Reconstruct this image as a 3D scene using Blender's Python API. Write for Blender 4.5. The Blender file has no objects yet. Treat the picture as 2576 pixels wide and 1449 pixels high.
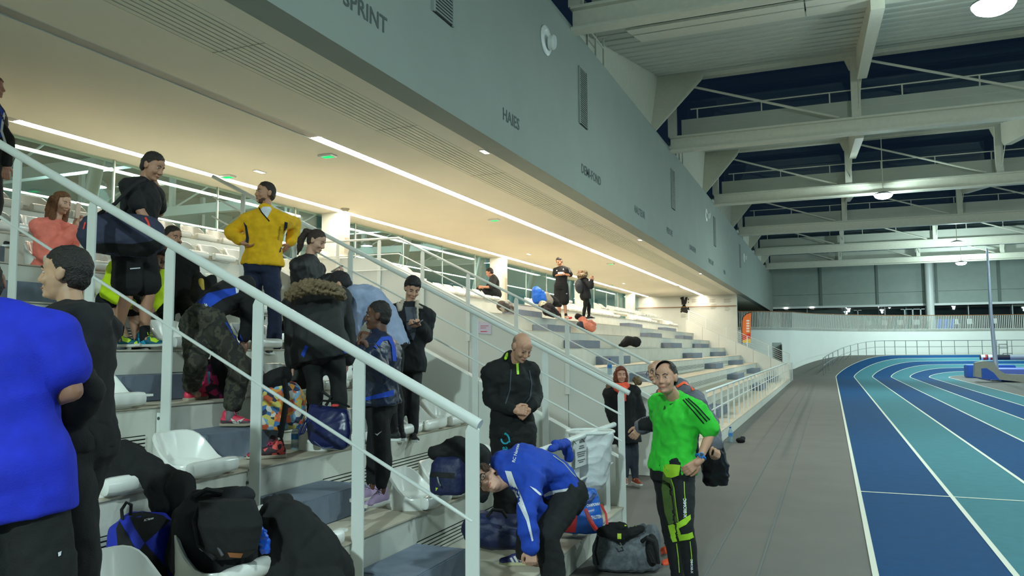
import bpy, bmesh, math, random
import numpy as np
from mathutils import Vector, Matrix
from mathutils.bvhtree import BVHTree
random.seed(7); rng = np.random.default_rng(7)
S = bpy.context.scene; COL = S.collection; PI = math.pi

# ---------------- camera ----------------
F_PX = 1950.0; CX, CY = 1288.0, 724.5; CAM_H = 1.85
def _n(v): v = np.array(v, float); return v / np.linalg.norm(v)
_y = _n([(2088 - CX) / F_PX, -(874 - CY) / F_PX, 1])
_z = _n([(1130 - CX) / F_PX, (CY + 25000) / F_PX, 1]); _z = _n(_z - _y * _z.dot(_y))
_x = -np.cross(_y, _z)
RW = np.array([_x, _y, _z])                 # columns: image right, image up, view direction, in world axes
R_, U_, F_ = RW[:, 0], RW[:, 1], RW[:, 2]
O_ = np.array([0, 0, CAM_H])
cam = bpy.data.objects.new('camera', bpy.data.cameras.new('camera')); COL.objects.link(cam)
cam.data.sensor_width = 36; cam.data.lens = 36 * F_PX / 2576
cam.data.clip_start = .05; cam.data.clip_end = 400
M4 = Matrix(((R_[0], U_[0], -F_[0], 0), (R_[1], U_[1], -F_[1], 0), (R_[2], U_[2], -F_[2], CAM_H), (0, 0, 0, 1)))
cam.matrix_world = M4; S.camera = cam
def W(px, py, d):                            # a point d metres deep on the sight line through (px, py)
    return O_ + RW @ (np.array([(px - CX) / F_PX, -(py - CY) / F_PX, 1]) * d)
def on(px, py, x=None, y=None, z=None):      # the point of a world plane that shows at (px, py)
    d = RW @ np.array([(px - CX) / F_PX, -(py - CY) / F_PX, 1])
    t = x / d[0] if x is not None else y / d[1] if y is not None else (z - CAM_H) / d[2]
    return O_ + d * t
def PX(p):
    v = RW.T @ (np.array(p, float) - O_); return np.array([CX + F_PX * v[0] / v[2], CY - F_PX * v[1] / v[2], v[2]])

# ---------------- view, world ----------------
S.view_settings.view_transform = 'Standard'; S.view_settings.look = 'None'
S.view_settings.gamma = 1; S.view_settings.use_curve_mapping = False
S.view_settings.exposure = 0.0
S.cycles.max_bounces = 8; S.cycles.diffuse_bounces = 5; S.cycles.glossy_bounces = 4
S.cycles.use_denoising = True
wd = bpy.data.worlds.new('night'); S.world = wd; wd.use_nodes = True
wd.node_tree.nodes['Background'].inputs[0].default_value = (.004, .009, .018, 1)
wd.node_tree.nodes['Background'].inputs[1].default_value = 1
STRIP_E = 40.0; HALL_W = 1900.0
STRIP_C = (1.0, .90, .73); HALL_C = (.72, .98, .96)

# ---------------- materials ----------------
def lin(c):
    return tuple((v / 255 / 12.92) if v / 255 <= .04045 else ((v / 255 + .055) / 1.055) ** 2.4 for v in c[:3])
MATS = {}
def mat(name, rgb, rough=.6, metal=0, noise=0, scale=8, bump=0, bscale=60, emit=0, spec=.5, coat=0, alpha=1, sheen=0):
    if name in MATS: return MATS[name]
    m = bpy.data.materials.new(name); m.use_nodes = True; nt = m.node_tree; b = nt.nodes['Principled BSDF']
    c = lin(rgb); b.inputs['Base Color'].default_value = (*c, 1)
    b.inputs['Roughness'].default_value = rough; b.inputs['Metallic'].default_value = metal
    b.inputs['Specular IOR Level'].default_value = spec
    if coat: b.inputs['Coat Weight'].default_value = coat; b.inputs['Coat Roughness'].default_value = .15
    if sheen: b.inputs['Sheen Weight'].default_value = sheen
    if alpha < 1: b.inputs['Alpha'].default_value = alpha
    if emit:
        b.inputs['Emission Color'].default_value = (*c, 1); b.inputs['Emission Strength'].default_value = emit
    if noise or bump:
        tc = nt.nodes.new('ShaderNodeTexCoord')
    if noise:
        n = nt.nodes.new('ShaderNodeTexNoise'); n.inputs['Scale'].default_value = scale; n.inputs['Detail'].default_value = 6
        nt.links.new(tc.outputs['Object'], n.inputs['Vector'])
        r = nt.nodes.new('ShaderNodeValToRGB')
        r.color_ramp.elements[0].position = .3; r.color_ramp.elements[1].position = .7
        r.color_ramp.elements[0].color = (*[max(0, v * (1 - noise)) for v in c], 1)
        r.color_ramp.elements[1].color = (*[min(1, v * (1 + noise)) for v in c], 1)
        nt.links.new(n.outputs['Fac'], r.inputs[0]); nt.links.new(r.outputs[0], b.inputs['Base Color'])
    if bump:
        n2 = nt.nodes.new('ShaderNodeTexNoise'); n2.inputs['Scale'].default_value = bscale; n2.inputs['Detail'].default_value = 4
        nt.links.new(tc.outputs['Object'], n2.inputs['Vector'])
        bp = nt.nodes.new('ShaderNodeBump'); bp.inputs['Strength'].default_value = bump; bp.inputs['Distance'].default_value = .01
        nt.links.new(n2.outputs['Fac'], bp.inputs['Height']); nt.links.new(bp.outputs[0], b.inputs['Normal'])
    MATS[name] = m; return m
def emat(name, col, e):
    if name in MATS: return MATS[name]
    m = bpy.data.materials.new(name); m.use_nodes = True; nt = m.node_tree; nt.nodes.clear()
    o = nt.nodes.new('ShaderNodeOutputMaterial'); em = nt.nodes.new('ShaderNodeEmission')
    em.inputs[0].default_value = (*col, 1); em.inputs[1].default_value = e
    nt.links.new(em.outputs[0], o.inputs[0]); MATS[name] = m; return m
def pattern(name, cols, scale=18, rough=.7, kind='VORONOI', contrast=None):   # printed cloth: patches of several colours
    if name in MATS: return MATS[name]
    m = bpy.data.materials.new(name); m.use_nodes = True; nt = m.node_tree; b = nt.nodes['Principled BSDF']
    b.inputs['Roughness'].default_value = rough
    tc = nt.nodes.new('ShaderNodeTexCoord')
    if kind == 'VORONOI':
        t = nt.nodes.new('ShaderNodeTexVoronoi'); t.inputs['Scale'].default_value = scale
        nt.links.new(tc.outputs['Object'], t.inputs['Vector'])
        sp = nt.nodes.new('ShaderNodeSeparateColor'); nt.links.new(t.outputs['Color'], sp.inputs[0]); out = sp.outputs[0]
    else:
        t = nt.nodes.new('ShaderNodeTexNoise'); t.inputs['Scale'].default_value = scale; t.inputs['Detail'].default_value = 3
        nt.links.new(tc.outputs['Object'], t.inputs['Vector'])
        mr = nt.nodes.new('ShaderNodeMapRange'); mr.inputs[1].default_value = .33; mr.inputs[2].default_value = .67
        nt.links.new(t.outputs['Fac'], mr.inputs[0]); out = mr.outputs[0]
    r = nt.nodes.new('ShaderNodeValToRGB'); r.color_ramp.interpolation = 'CONSTANT'
    el = r.color_ramp.elements
    while len(el) < len(cols): el.new(.5)
    for i, c in enumerate(cols): el[i].position = i / len(cols); el[i].color = (*lin(c), 1)
    nt.links.new(out, r.inputs[0]); nt.links.new(r.outputs[0], b.inputs['Base Color'])
    MATS[name] = m; return m

CONC = mat('painted_concrete', (205, 205, 195), .75, noise=.06, scale=3, bump=.15)
TREAD = mat('screed_tread', (196, 186, 168), .8, noise=.08, scale=5, bump=.2, bscale=120)
BLUEGREY = mat('blue_grey_concrete', (112, 122, 138), .75, noise=.1, scale=9, bump=.2)
STEEL = mat('white_painted_steel', (222, 226, 222), .35, noise=.02)
WHITEP = mat('white_plaster', (215, 216, 206), .8, noise=.03, scale=2)
PANELW = mat('white_wall_panel', (214, 216, 210), .55, noise=.02, scale=2)
SOFFIT = mat('soffit_plaster', (236, 230, 212), .85, noise=.02, scale=1)
FASC = mat('fascia_paint', (146, 155, 147), .8, noise=.03, scale=1.2)
DARK = mat('dark_gap', (18, 19, 20), .8)
SEATM = mat('white_seat_plastic', (232, 232, 226), .22, coat=.2)
ROOFM = mat('roof_steel', (214, 212, 196), .55, noise=.04)
DECK = mat('roof_deck', (188, 191, 180), .65, noise=.05, scale=1)
GALV = mat('galvanised_steel', (140, 145, 145), .4, metal=.6, noise=.08)
FLOORM = mat('grey_sports_floor', (106, 102, 97), .75, noise=.07, scale=1.5, bump=.15, bscale=200)
TRK1 = mat('track_dark_blue', (14, 70, 118), .8, noise=.08, scale=6, bump=.25, bscale=250, spec=.15)
TRK2 = mat('track_pale_blue', (70, 126, 138), .8, noise=.06, scale=6, bump=.25, bscale=250, spec=.15)
LINEM = mat('track_line_paint', (222, 222, 205), .6)
CLAD = mat('cladding_panel', (150, 162, 154), .55, noise=.05, scale=2)
BOLTM = mat('bolt_grey', (90, 96, 100), .4, metal=.7)

def glassmat(name, tint, refl, rough=.02):
    m = bpy.data.materials.new(name); m.use_nodes = True; nt = m.node_tree; nt.nodes.clear()
    o = nt.nodes.new('ShaderNodeOutputMaterial'); mx = nt.nodes.new('ShaderNodeMixShader')
    d = nt.nodes.new('ShaderNodeBsdfDiffuse'); g = nt.nodes.new('ShaderNodeBsdfGlossy')
    d.inputs[0].default_value = (*lin(tint), 1); g.inputs[0].default_value = (.84, 1.0, .97, 1); g.inputs[1].default_value = rough
    mx.inputs[0].default_value = refl
    nt.links.new(d.outputs[0], mx.inputs[1]); nt.links.new(g.outputs[0], mx.inputs[2]); nt.links.new(mx.outputs[0], o.inputs[0])
    return m
def clearglass(name, tint, refl):
    m = bpy.data.materials.new(name); m.use_nodes = True; nt = m.node_tree; nt.nodes.clear()
    o = nt.nodes.new('ShaderNodeOutputMaterial'); mx = nt.nodes.new('ShaderNodeMixShader')
    d = nt.nodes.new('ShaderNodeBsdfTransparent'); g = nt.nodes.new('ShaderNodeBsdfGlossy')
    d.inputs[0].default_value = (*tint, 1); g.inputs[0].default_value = (.9, 1, .98, 1); g.inputs[1].default_value = .01
    mx.inputs[0].default_value = refl
    nt.links.new(d.outputs[0], mx.inputs[1]); nt.links.new(g.outputs[0], mx.inputs[2]); nt.links.new(mx.outputs[0], o.inputs[0])
    return m
GLASS = clearglass('stand_back_glass', (.82, .95, .94), .12)
NIGHT = clearglass('night_window_glass', (.8, .86, .9), .05)

# ---------------- object helpers ----------------
def prop(o, label=None, cat=None, group=None, kind=None):
    if label: o['label'] = label
    if cat: o['category'] = cat
    if group: o['group'] = group
    if kind: o['kind'] = kind
    return o
def empty(name, loc=(0, 0, 0), label=None, cat=None, group=None, kind=None, rz=0):
    o = bpy.data.objects.new(name, None); COL.objects.link(o); o.location = loc; o.rotation_euler = (0, 0, rz)
    o.empty_display_size = .05
    return prop(o, label, cat, group, kind)
def link(name, me, m=None, parent=None, label=None, cat=None, group=None, kind=None, smooth=False):
    o = bpy.data.objects.new(name, me); COL.objects.link(o)
    if m is not None and not me.materials: me.materials.append(m)
    if smooth: me.shade_smooth()
    if parent is not None:
        o.parent = parent
        if parent.type == 'EMPTY' or parent.location.length > 0:
            o.matrix_parent_inverse = Matrix.Translation(-parent.location) if abs(parent.rotation_euler.z) < 1e-9 else (Matrix.Translation(parent.location) @ parent.rotation_euler.to_matrix().to_4x4()).inverted()
    return prop(o, label, cat, group, kind)
class MB:
    def __init__(s): s.v = []; s.f = []; s.mi = []; s.cur = 0
    def add(s, vs, fs):
        b = len(s.v); s.v += [tuple(map(float, v)) for v in vs]; s.f += [tuple(i + b for i in f) for f in fs]; s.mi += [s.cur] * len(fs); return s
    def box(s, x0, x1, y0, y1, z0, z1):
        return s.add([(x0,y0,z0),(x1,y0,z0),(x1,y1,z0),(x0,y1,z0),(x0,y0,z1),(x1,y0,z1),(x1,y1,z1),(x0,y1,z1)],
                     [(0,3,2,1),(4,5,6,7),(0,1,5,4),(1,2,6,5),(2,3,7,6),(3,0,4,7)])
    def prism(s, poly, a, b):                # poly: list of 3D points; extruded by vector (b-a)
        n = len(poly); e = np.array(b, float)
        vs = [np.array(p, float) for p in poly] + [np.array(p, float) + e for p in poly]
        return s.add(vs, [tuple(range(n))[::-1], tuple(range(n, 2 * n))] + [(i, (i + 1) % n, n + (i + 1) % n, n + i) for i in range(n)])
    def obox(s, c, ax, ay, az):              # oriented box: centre and three half axes
        c, ax, ay, az = map(lambda q: np.array(q, float), (c, ax, ay, az)); vs = []
        for k in (-1, 1):
            for (i, j) in ((-1,-1),(1,-1),(1,1),(-1,1)): vs.append(c + i*ax + j*ay + k*az)
        return s.add(vs, [(0,3,2,1),(4,5,6,7),(0,1,5,4),(1,2,6,5),(2,3,7,6),(3,0,4,7)])
    def tube(s, pts, r, n=10, cap=True):
        pts = [np.array(p, float) for p in pts]; rings = []
        rr = r if hasattr(r, '__len__') else [r] * len(pts)
        ref = None
        for i, p in enumerate(pts):
            t = _n(pts[min(i + 1, len(pts) - 1)] - pts[max(i - 1, 0)])
            if ref is None: ref = np.array([0, 0, 1.]) if abs(t[2]) < .9 else np.array([1., 0, 0])
            a = _n(np.cross(t, ref)); b = np.cross(a, t); ref = b
            rings.append([p + rr[i] * (math.cos(2*PI*k/n) * a + math.sin(2*PI*k/n) * b) for k in range(n)])
        vs = [q for ring in rings for q in ring]; fs = []
        for i in range(len(pts) - 1):
            for k in range(n): fs.append((i*n+k, i*n+(k+1)%n, (i+1)*n+(k+1)%n, (i+1)*n+k))
        if cap: fs += [tuple(range(n))[::-1], tuple(range((len(pts)-1)*n, len(pts)*n))]
        return s.add(vs, fs)
    def disc(s, c, axis, prof, n=20):        # lathe: prof = [(radius, height)] about axis through c
        axis = _n(axis); a = _n(np.cross(axis, [0, 0, 1] if abs(axis[2]) < .9 else [1, 0, 0])); b = np.cross(axis, a)
        c = np.array(c, float); vs = []; fs = []
        for (r, h) in prof:
            vs += [c + axis*h + r*(math.cos(2*PI*k/n)*a + math.sin(2*PI*k/n)*b) for k in range(n)]
        for i in range(len(prof)-1):
            for k in range(n): fs.append((i*n+k, i*n+(k+1)%n, (i+1)*n+(k+1)%n, (i+1)*n+k))
        fs += [tuple(range(n))[::-1], tuple(range((len(prof)-1)*n, len(prof)*n))]
        return s.add(vs, fs)
    def mesh(s, name):
        me = bpy.data.meshes.new(name); me.from_pydata(s.v, [], s.f)
        if any(s.mi): me.polygons.foreach_set('material_index', s.mi)
        me.update(); return me
    def build(s, name, m, parent=None, smooth=False, bevel=0, **k):
        me = s.mesh(name)
        bm = bmesh.new(); bm.from_mesh(me); bmesh.ops.recalc_face_normals(bm, faces=bm.faces)
        if bevel: bmesh.ops.bevel(bm, geom=list(bm.edges), offset=bevel, segments=2, affect='EDGES', clamp_overlap=True)
        bm.to_mesh(me); bm.free()
        if isinstance(m, (list, tuple)):
            for q in m: me.materials.append(q)
            m = None
        if smooth:
            me.shade_smooth(); me.set_sharp_from_angle(angle=math.radians(35))
        return link(name, me, m, parent, **k)
def copy_tree(o, parent=None, loc=None):
    c = o.copy(); COL.objects.link(c)
    if parent is not None: c.parent = parent
    if loc is not None: c.location = loc
    for ch in o.children: copy_tree(ch, c)
    return c
def text_mesh(body, size=1, bold=0, align='LEFT'):
    cu = bpy.data.curves.new('lettering', 'FONT'); cu.body = body; cu.size = size; cu.align_x = align; cu.offset = bold
    cu.resolution_u = 2
    o = bpy.data.objects.new('lettering', cu); COL.objects.link(o)
    me = bpy.data.meshes.new_from_object(o); bpy.data.objects.remove(o); bpy.data.curves.remove(cu); return me
def place_text(body, origin, u, v, size, m, name='lettering', parent=None, th=.004, bold=.012, **k):
    me = text_mesh(body, 1, bold); u = np.array(u, float); v = np.array(v, float); n = _n(np.cross(u, v)); o = np.array(origin, float)
    vs = [o + size * (p.co.x * u + p.co.y * v) + n * th for p in me.vertices]
    fs = [tuple(p.vertices) for p in me.polygons]
    mb = MB().add(vs, fs); bpy.data.meshes.remove(me)
    me2 = mb.mesh(name); return link(name, me2, m, parent, **k)
# ================= hall shell =================
X0, TR, RI = -2.04, .84, .41                 # plinth front, tread depth, riser height
def zk(k): return .22 + RI * k
def xk(k): return X0 - TR * k                # riser plane of tread k
MB().box(-24, 46, -14, 76, -.3, -.006).build('floor', FLOORM, kind='structure')
seam = mat('floor_seam', (104, 107, 105), .8)
MB().box(-1.02, -1.0, -12, 52, -.006, .0005).box(-.62, -.6, -12, 52, -.006, .0005).build('trim_1', seam, kind='structure')

# running track: six lanes, straight then a banked bend
TCX, TCY, ROUT, LW, BANK = 14.98, 53.0, 14.7, 1.05, 1.25
def bank(th): t = min(1, max(0, th / .75)); return BANK * t * t * (3 - 2 * t)
def tp(s, off):                              # s: path parameter (negative = straight metres, positive = angle), off: metres in from the outer edge
    if s <= 0: return (TCX - ROUT + off, TCY + s, 0.)
    r = ROUT - off; h = bank(s) * max(0, 1 - off / (6 * LW))
    return (TCX - r * math.cos(s), TCY + r * math.sin(s), h)
SS = [-66, -50, -40, -30, -20, -12, -6, -3, 0] + [i * .035 for i in range(1, 70)]
def strip(o1, o2, dz):
    m = MB(); vs = []
    for s in SS:
        a, b = tp(s, o1), tp(s, o2); vs += [(a[0], a[1], a[2] + dz), (b[0], b[1], b[2] + dz)]
    return m.add(vs, [(2*i, 2*i+1, 2*i+3, 2*i+2) for i in range(len(SS) - 1)])
track = empty('running_track', (3, 20, 0), 'six-lane indoor running track in dark and pale blue stripes with a banked bend', 'track')
for i in range(6):
    strip(i * LW, (i + 1) * LW, .002).build('lane', TRK1 if i % 2 == 0 else TRK2, track, smooth=True, label='dark blue lane' if i % 2 == 0 else 'pale blue lane')
for i in range(7):
    strip(i * LW - .025, i * LW + .025, .006).build('lane_line', LINEM, track, smooth=True)
MB().box(.30, 6.6, 11.05, 11.09, .004, .0065).build('cross_line', LINEM, track)
# grey apron that climbs with the bend between track and end wall
m = MB(); vs = []
for s in [i * .035 for i in range(0, 70)]:
    h = bank(s)
    for off, f in ((-.02, 1), (-1.2, 1), (-3.6, 1)):
        p = tp(s, off); vs.append((p[0], p[1], h * f - .004))
m.add(vs, [(3*i+j, 3*i+j+1, 3*i+j+4, 3*i+j+3) for i in range(69) for j in range(2)])
m.build('floor_bend_apron', FLOORM, kind='structure', smooth=True)

# ================= stands =================
def stand(name, label, y0, y1, kmax, aisles, blocks_from, vents, xback):
    st = empty(name, (X0, (y0 + y1) / 2, 0), label, 'grandstand')
    for k in range(kmax + 1):
        x1 = xk(k); x2 = xk(k + 1) if k < kmax else xback
        b = MB().box(x2, x1, y0, y1, max(0, zk(k) - .6) if k else 0, zk(k) - .012)
        b.build('step', CONC, st)
        MB().box(x2 + .002, x1 + .012, y0, y1, zk(k) - .012, zk(k)).build('tread', TREAD, st)
    for (a0, a1) in aisles:
        for k in range(blocks_from, kmax):
            x = xk(k + 1)
            MB().box(x, x + .42, a0, a1, zk(k), zk(k) + .205).build('half_step', BLUEGREY, st, bevel=.008)
    for (v0, v1, ks) in vents:
        for k in ks:
            x = xk(k + 1); v = MB()
            v.cur = 0; v.box(x, x + .004, v0, v1, zk(k) + .07, zk(k) + .21)
            v.cur = 1
            for i in range(5): v.box(x + .004, x + .010, v0, v1, zk(k) + .074 + i * .028, zk(k) + .091 + i * .028)
            v.build('riser_vent', [DARK, CONC], st)
    return st
near = stand('near_stand', 'pale concrete stepped stand full of people beside the white parapet', -9, 8.0, 7,
             [(4.36, 5.14)], 0, [(-6, 4.2, range(0, 7)), (5.16, 7.9, range(0, 6))], -10.9)
far = stand('far_stand', 'long pale concrete stepped stand with seats at its top, past the passage', 11.5, 44.3, 7,
            [(18.7, 20.6), (31, 33.3), (38.6, 41.3)], 0,
            [(11.7, 18.5, (1, 2)), (20.8, 30.8, (0, 1, 2)), (33.5, 38.5, (0, 1, 2))], -10.9)
MB().box(-10.9, -7.92, 8.0, 11.5, 0, zk(7)).build('floor_landing', CONC, kind='structure')

# sloping parapets with steel handrails
def zpar(x): return .97 + .49 * (-2.62 - x)
def parapet(name, label, y0, y1, xs, zf):
    p = empty(name, (xs[0], y0, 0), label, 'wall')
    for a, b in zip(xs[:-1], xs[1:]):
        a2, b2 = a - .004, b + .004
        MB().prism([(a2, y0, 0), (b2, y0, 0), (b2, y0, zf(b2)), (a2, y0, zf(a2))], 0, (0, y1 - y0, 0)).build('wall_panel', PANELW, p, bevel=.003)
    return p
parapet('parapet_wall', 'sloping white parapet behind the bald man, between stand and passage', 8.02, 8.16, [-2.04, -2.88, -3.72, -4.56, -5.4, -6.24, -7.08], zpar)
parapet('parapet_wall', 'sloping parapet on the shaded far side of the passage, behind the red-haired woman', 11.36, 11.5, [-2.04, -2.88, -3.72, -4.56, -5.4, -6.24, -7.08, -9.5], lambda x: min(zpar(x) + .26, 3.52))
parapet('parapet_wall', 'sloping cream parapet at the end of the long stand', 44.3, 44.5, [-2.04, -3.0, -3.9, -4.8, -5.7, -6.6, -7.5], lambda x: .90 + .466 * (-2.05 - x))

def zr(x): return 1.42 + .495 * (-2.02 - x)
def handrail(name, label, y, xa, xb, posts, pf, lows, pw=.075, r=.026, foot='lug', bend=None):
    h = empty(name, (posts[0], y, zr(posts[0]) - 1), label, 'handrail')
    top = [(xa, y, zr(xa)), (xb, y, zr(xb))]
    if bend: top = [(xa, y, zr(xa)), (bend, y, zr(bend)), (xb, y, zr(bend) + .02)]
    MB().tube(top, r, 14).build('top_rail', STEEL, h, smooth=True)
    for dz in lows:
        q = [(a, b, c - dz) for (a, b, c) in top]
        if not bend: q[0] = (posts[0] + .0, y, zr(posts[0]) - dz)
        MB().tube(q, .011 if len(lows) > 1 else .012, 10).build('lower_rail', STEEL, h, smooth=True)
    for px in posts:
        z0 = pf(px); zt = zr(max(px, bend) if bend else px) - .015
        pb = MB().prism([(px - pw/2, y - .008, z0), (px + pw/2, y - .008, z0), (px + pw/2, y - .008, zt - .04), (px + pw*.12, y - .008, zt + .01), (px - pw*.12, y - .008, zt + .015), (px - pw/2, y - .008, zt - .05)], 0, (0, .016, 0)).build('post', STEEL, h, bevel=.002)
        if foot == 'lug':
            lg = MB().box(px - pw/2 - .035, px - pw/2 + .004, y - .008, y + .008, z0, z0 + .2).build('foot_plate', STEEL, pb, bevel=.003)
            bo = MB()
            for zz in (.04, .16): bo.disc((px - pw/2 - .012, y - .008, z0 + zz), (0, -1, 0), [(.012, 0), (.012, .004), (.006, .006)], 10)
            bo.build('bolt', BOLTM, pb)
    return h
handrail('handrail', 'white steel stair handrail on flat posts in front of the crowd', 4.30, -1.97, -7.2, [-2.02, -2.83, -3.655, -4.475, -5.29, -6.17, -7.0],
         lambda x: max(.0, zk(round((-x - 2.02) / .82)) - .25), [.6], pw=.09, r=.034)
handrail('handrail', 'white steel handrail mounted on the parapet behind the bald man', 7.99, -1.95, -7.6, [-2.04 - .84 * i for i in range(7)],
         lambda x: 0 if x > -2.1 else zpar(x) - .5, [.27, .54], pw=.07, foot='')
handrail('handrail', 'thin handrail on the far side of the passage, bending level at its upper end', 11.33, -1.95, -9.4, [-2.04 - .84 * i for i in range(1, 9)],
         lambda x: zpar(max(x, -6.9)) - .35, [.27, .54], pw=.07, r=.02, foot='', bend=-6.7)
# rail at the end of the long stand
h = empty('handrail', (-4, 44.4, 1.5), 'thin white five-wire handrail on the end parapet below the mural', 'handrail')
for i in range(6):
    MB().tube([(-2.0, 44.4, 1.48 - i*.11), (-7.4, 44.4, 4.0 - i*.11)], .018 if i == 0 else .009, 6).build('top_rail' if i == 0 else 'wire', STEEL, h)
for x in (-2.05, -3.1, -4.2, -5.3, -6.4, -7.35):
    MB().box(x - .025, x + .025, 44.38, 44.42, .8 + .466*(-2.05-x), 1.48 + .466*(-2.05-x)).build('post', STEEL, h)

# front fences on the plinth
def fence(label, y0, y1, posts, zt=1.06, inner=0):
    h = empty('front_fence', (X0, y0, .22), label, 'fence')
    x = X0 - .07
    MB().tube([(x, y0 - .1, zt), (x, y1 + .1, zt)], .026, 12).build('top_rail', STEEL, h, smooth=True)
    MB().tube([(x, y0, zt - .38), (x, y1, zt - .38)], .012, 8).build('lower_rail', STEEL, h, smooth=True)
    for y in posts: MB().box(x - .012, x + .012, y - .075, y + .075, .22, zt - .01).build('post', STEEL, h, bevel=.002)
    return h
fence('white steel fence along the plinth behind the blue-jacketed woman', 5.75, 7.86, [5.75, 6.63, 7.65])
fence('long white post-and-rail fence along the front of the distant stand', 14.4, 44.0, [14.4 + 1.1 * i for i in range(27)])
for y in (44.6, 46.0): pass
h = empty('front_fence', (X0, 45, 0), 'short white rail past the end parapet of the long stand', 'fence')
MB().tube([(X0 + .02, 44.7, 1.0), (X0 + .02, 47.2, 1.0)], .025, 8).build('top_rail', STEEL, h)
for y in (44.8, 46, 47.1): MB().box(X0, X0 + .03, y - .04, y + .04, 0, 1).build('post', STEEL, h)

# ================= covered stand: ceiling, lights, glass =================
ZC = 5.0; XF = -4.57; XG = -10.85
S1, S2 = -6.98, -10.22; SWD = .105            # lamp slots, half width
def ceil_strip(m, x0, x1): m.box(x0, x1, -14, 72.5, ZC, ZC + .12)
m = MB(); ceil_strip(m, S1 + SWD, XF - .001 - 1.38); ceil_strip(m, S2 + SWD, S1 - SWD); ceil_strip(m, XG - .2, S2 - SWD); ceil_strip(m, -5.27, XF - .001)
m.box(-5.96, -5.26, 47.2, 72.5, ZC, ZC + .12)
for x in (S1, S2): m.box(x - SWD - .02, x + SWD + .02, -14, 72.5, ZC + .09, ZC + .14)
m.box(-5.98, -5.24, -14, 47.2, ZC + .1, ZC + .14)
m.build('ceiling', SOFFIT, kind='structure')
g = empty('ceiling_grille', (-5.6, 15, ZC), 'long ribbed white air grille let into the stand ceiling', 'grille')
for i in range(9):
    x = -5.94 + i * .076
    MB().box(x + .004, x + .062, -14, 47.1, ZC - .004, ZC + .02).build('slat', mat('grille_slat', (226, 222, 202), .5), g)
MB().box(-5.965, -5.255, -14, 47.1, ZC + .045, ZC + .06).build('backing', DARK, g)
for y in (6.2, 9.4, 12.6, 15.8, 19.0, 22.2):
    MB().box(-5.95, -5.27, y, y + .012, ZC - .005, ZC + .004).build('joint', mat('joint_grey', (150, 146, 130), .8), g)
STRIPM = emat('strip_lamp_glow', STRIP_C, STRIP_E)
OFFM = mat('unlit_diffuser', (176, 170, 158), .5)
lab = ['first lit line lamp in the ceiling over the steps, the longest', 'short lit line lamp ending at the mural wall', 'lit line lamp above the glass, running behind the yellow-jacketed man',
       'second lit line lamp above the glass, past the dark-clad walker', 'third lit line lamp above the glass, next to the far column']
for (x, a, b, l) in ((S1, 9.4, 39.2, 0), (S1, 40.4, 47.0, 1), (S2, 7.1, 31.2, 2), (S2, 32.4, 39.6, 3), (S2, 40.4, 46.9, 4)):
    lm = empty('line_lamp', (x, (a+b)/2, ZC), lab[l], 'ceiling light', 'line lamps in the stand ceiling')
    MB().box(x - SWD + .012, x + SWD - .012, a, b, ZC + .004, ZC + .02).build('diffuser', STRIPM, lm)
    MB().box(x - SWD, x - SWD + .012, a, b, ZC - .003, ZC + .05).box(x + SWD - .012, x + SWD, a, b, ZC - .003, ZC + .05).build('frame', STEEL, lm)
for (x, b) in ((S1, 9.38), (S2, 7.08)):
    lm = empty('line_lamp', (x, b - 3, ZC), 'unlit grey line lamp in the ceiling over the coral-jacketed woman' if x == S1 else 'unlit end of the line lamp above the glass', 'ceiling light')
    MB().box(x - SWD + .012, x + SWD - .012, -13.9, b, ZC + .008, ZC + .02).build('diffuser', OFFM, lm)
    MB().box(x - SWD, x - SWD + .012, -13.9, b, ZC - .003, ZC + .05).box(x + SWD - .012, x + SWD, -13.9, b, ZC - .003, ZC + .05).build('frame', STEEL, lm)
GREENM = emat('exit_green_glow', (.02, .85, .18), 1.6)
for i, (px, py, l) in enumerate(((823, 390, 'green exit light in the ceiling beside the start of the lit line lamp'), (572, 442, 'green exit light in the ceiling between bag carrier and yellow-jacketed man'), (1243, 552, 'green exit light halfway along the longest line lamp'), (1536, 663, 'green exit light near the far end of the longest line lamp'), (1536, 717, 'small green exit light near the far glass'))):
    p = on(px, py, z=ZC); e = empty('exit_light', p, l, 'exit sign')
    MB().box(p[0]-.13, p[0]+.13, p[1]-.09, p[1]+.09, ZC - .035, ZC).build('housing', STEEL, e, bevel=.006)
    MB().box(p[0]-.07, p[0]+.10, p[1]-.055, p[1]+.055, ZC - .039, ZC - .034).build('lens', GREENM, e)
SPOTM = emat('downlight_glow', (1, .92, .78), 6)
for i, (px, py, l) in enumerate(((1219, 381, 'small rectangular downlight beside the ceiling grille'), (653, 431, 'small rectangular downlight above the yellow-jacketed man'), (1610, 603, 'small downlight by the fascia, far along the ceiling'), (1330, 639, 'small downlight above the man with a phone'), (1569, 713, 'tiny downlight near the far glass'), (1762, 688, 'tiny downlight beside the end of the grille'))):
    p = on(px, py, z=ZC); e = empty('downlight', p, l, 'ceiling light')
    MB().box(p[0]-.05, p[0]+.05, p[1]-.12, p[1]+.12, ZC - .012, ZC).build('frame', STEEL, e)
    MB().box(p[0]-.04, p[0]+.04, p[1]-.11, p[1]+.11, ZC - .014, ZC - .011).build('lens', SPOTM, e)
p = on(868, 525, z=ZC); e = MB().disc(p, (0, 0, -1), [(.10, 0), (.10, .015), (.07, .05), (.02, .055)], 18).build('smoke_detector', mat('detector_plastic', (150, 146, 128), .5), smooth=True, label='grey round smoke detector on the ceiling above the white column', cat='detector')

# glass back wall
fr = mat('glass_frame', (196, 204, 200), .4)
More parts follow.
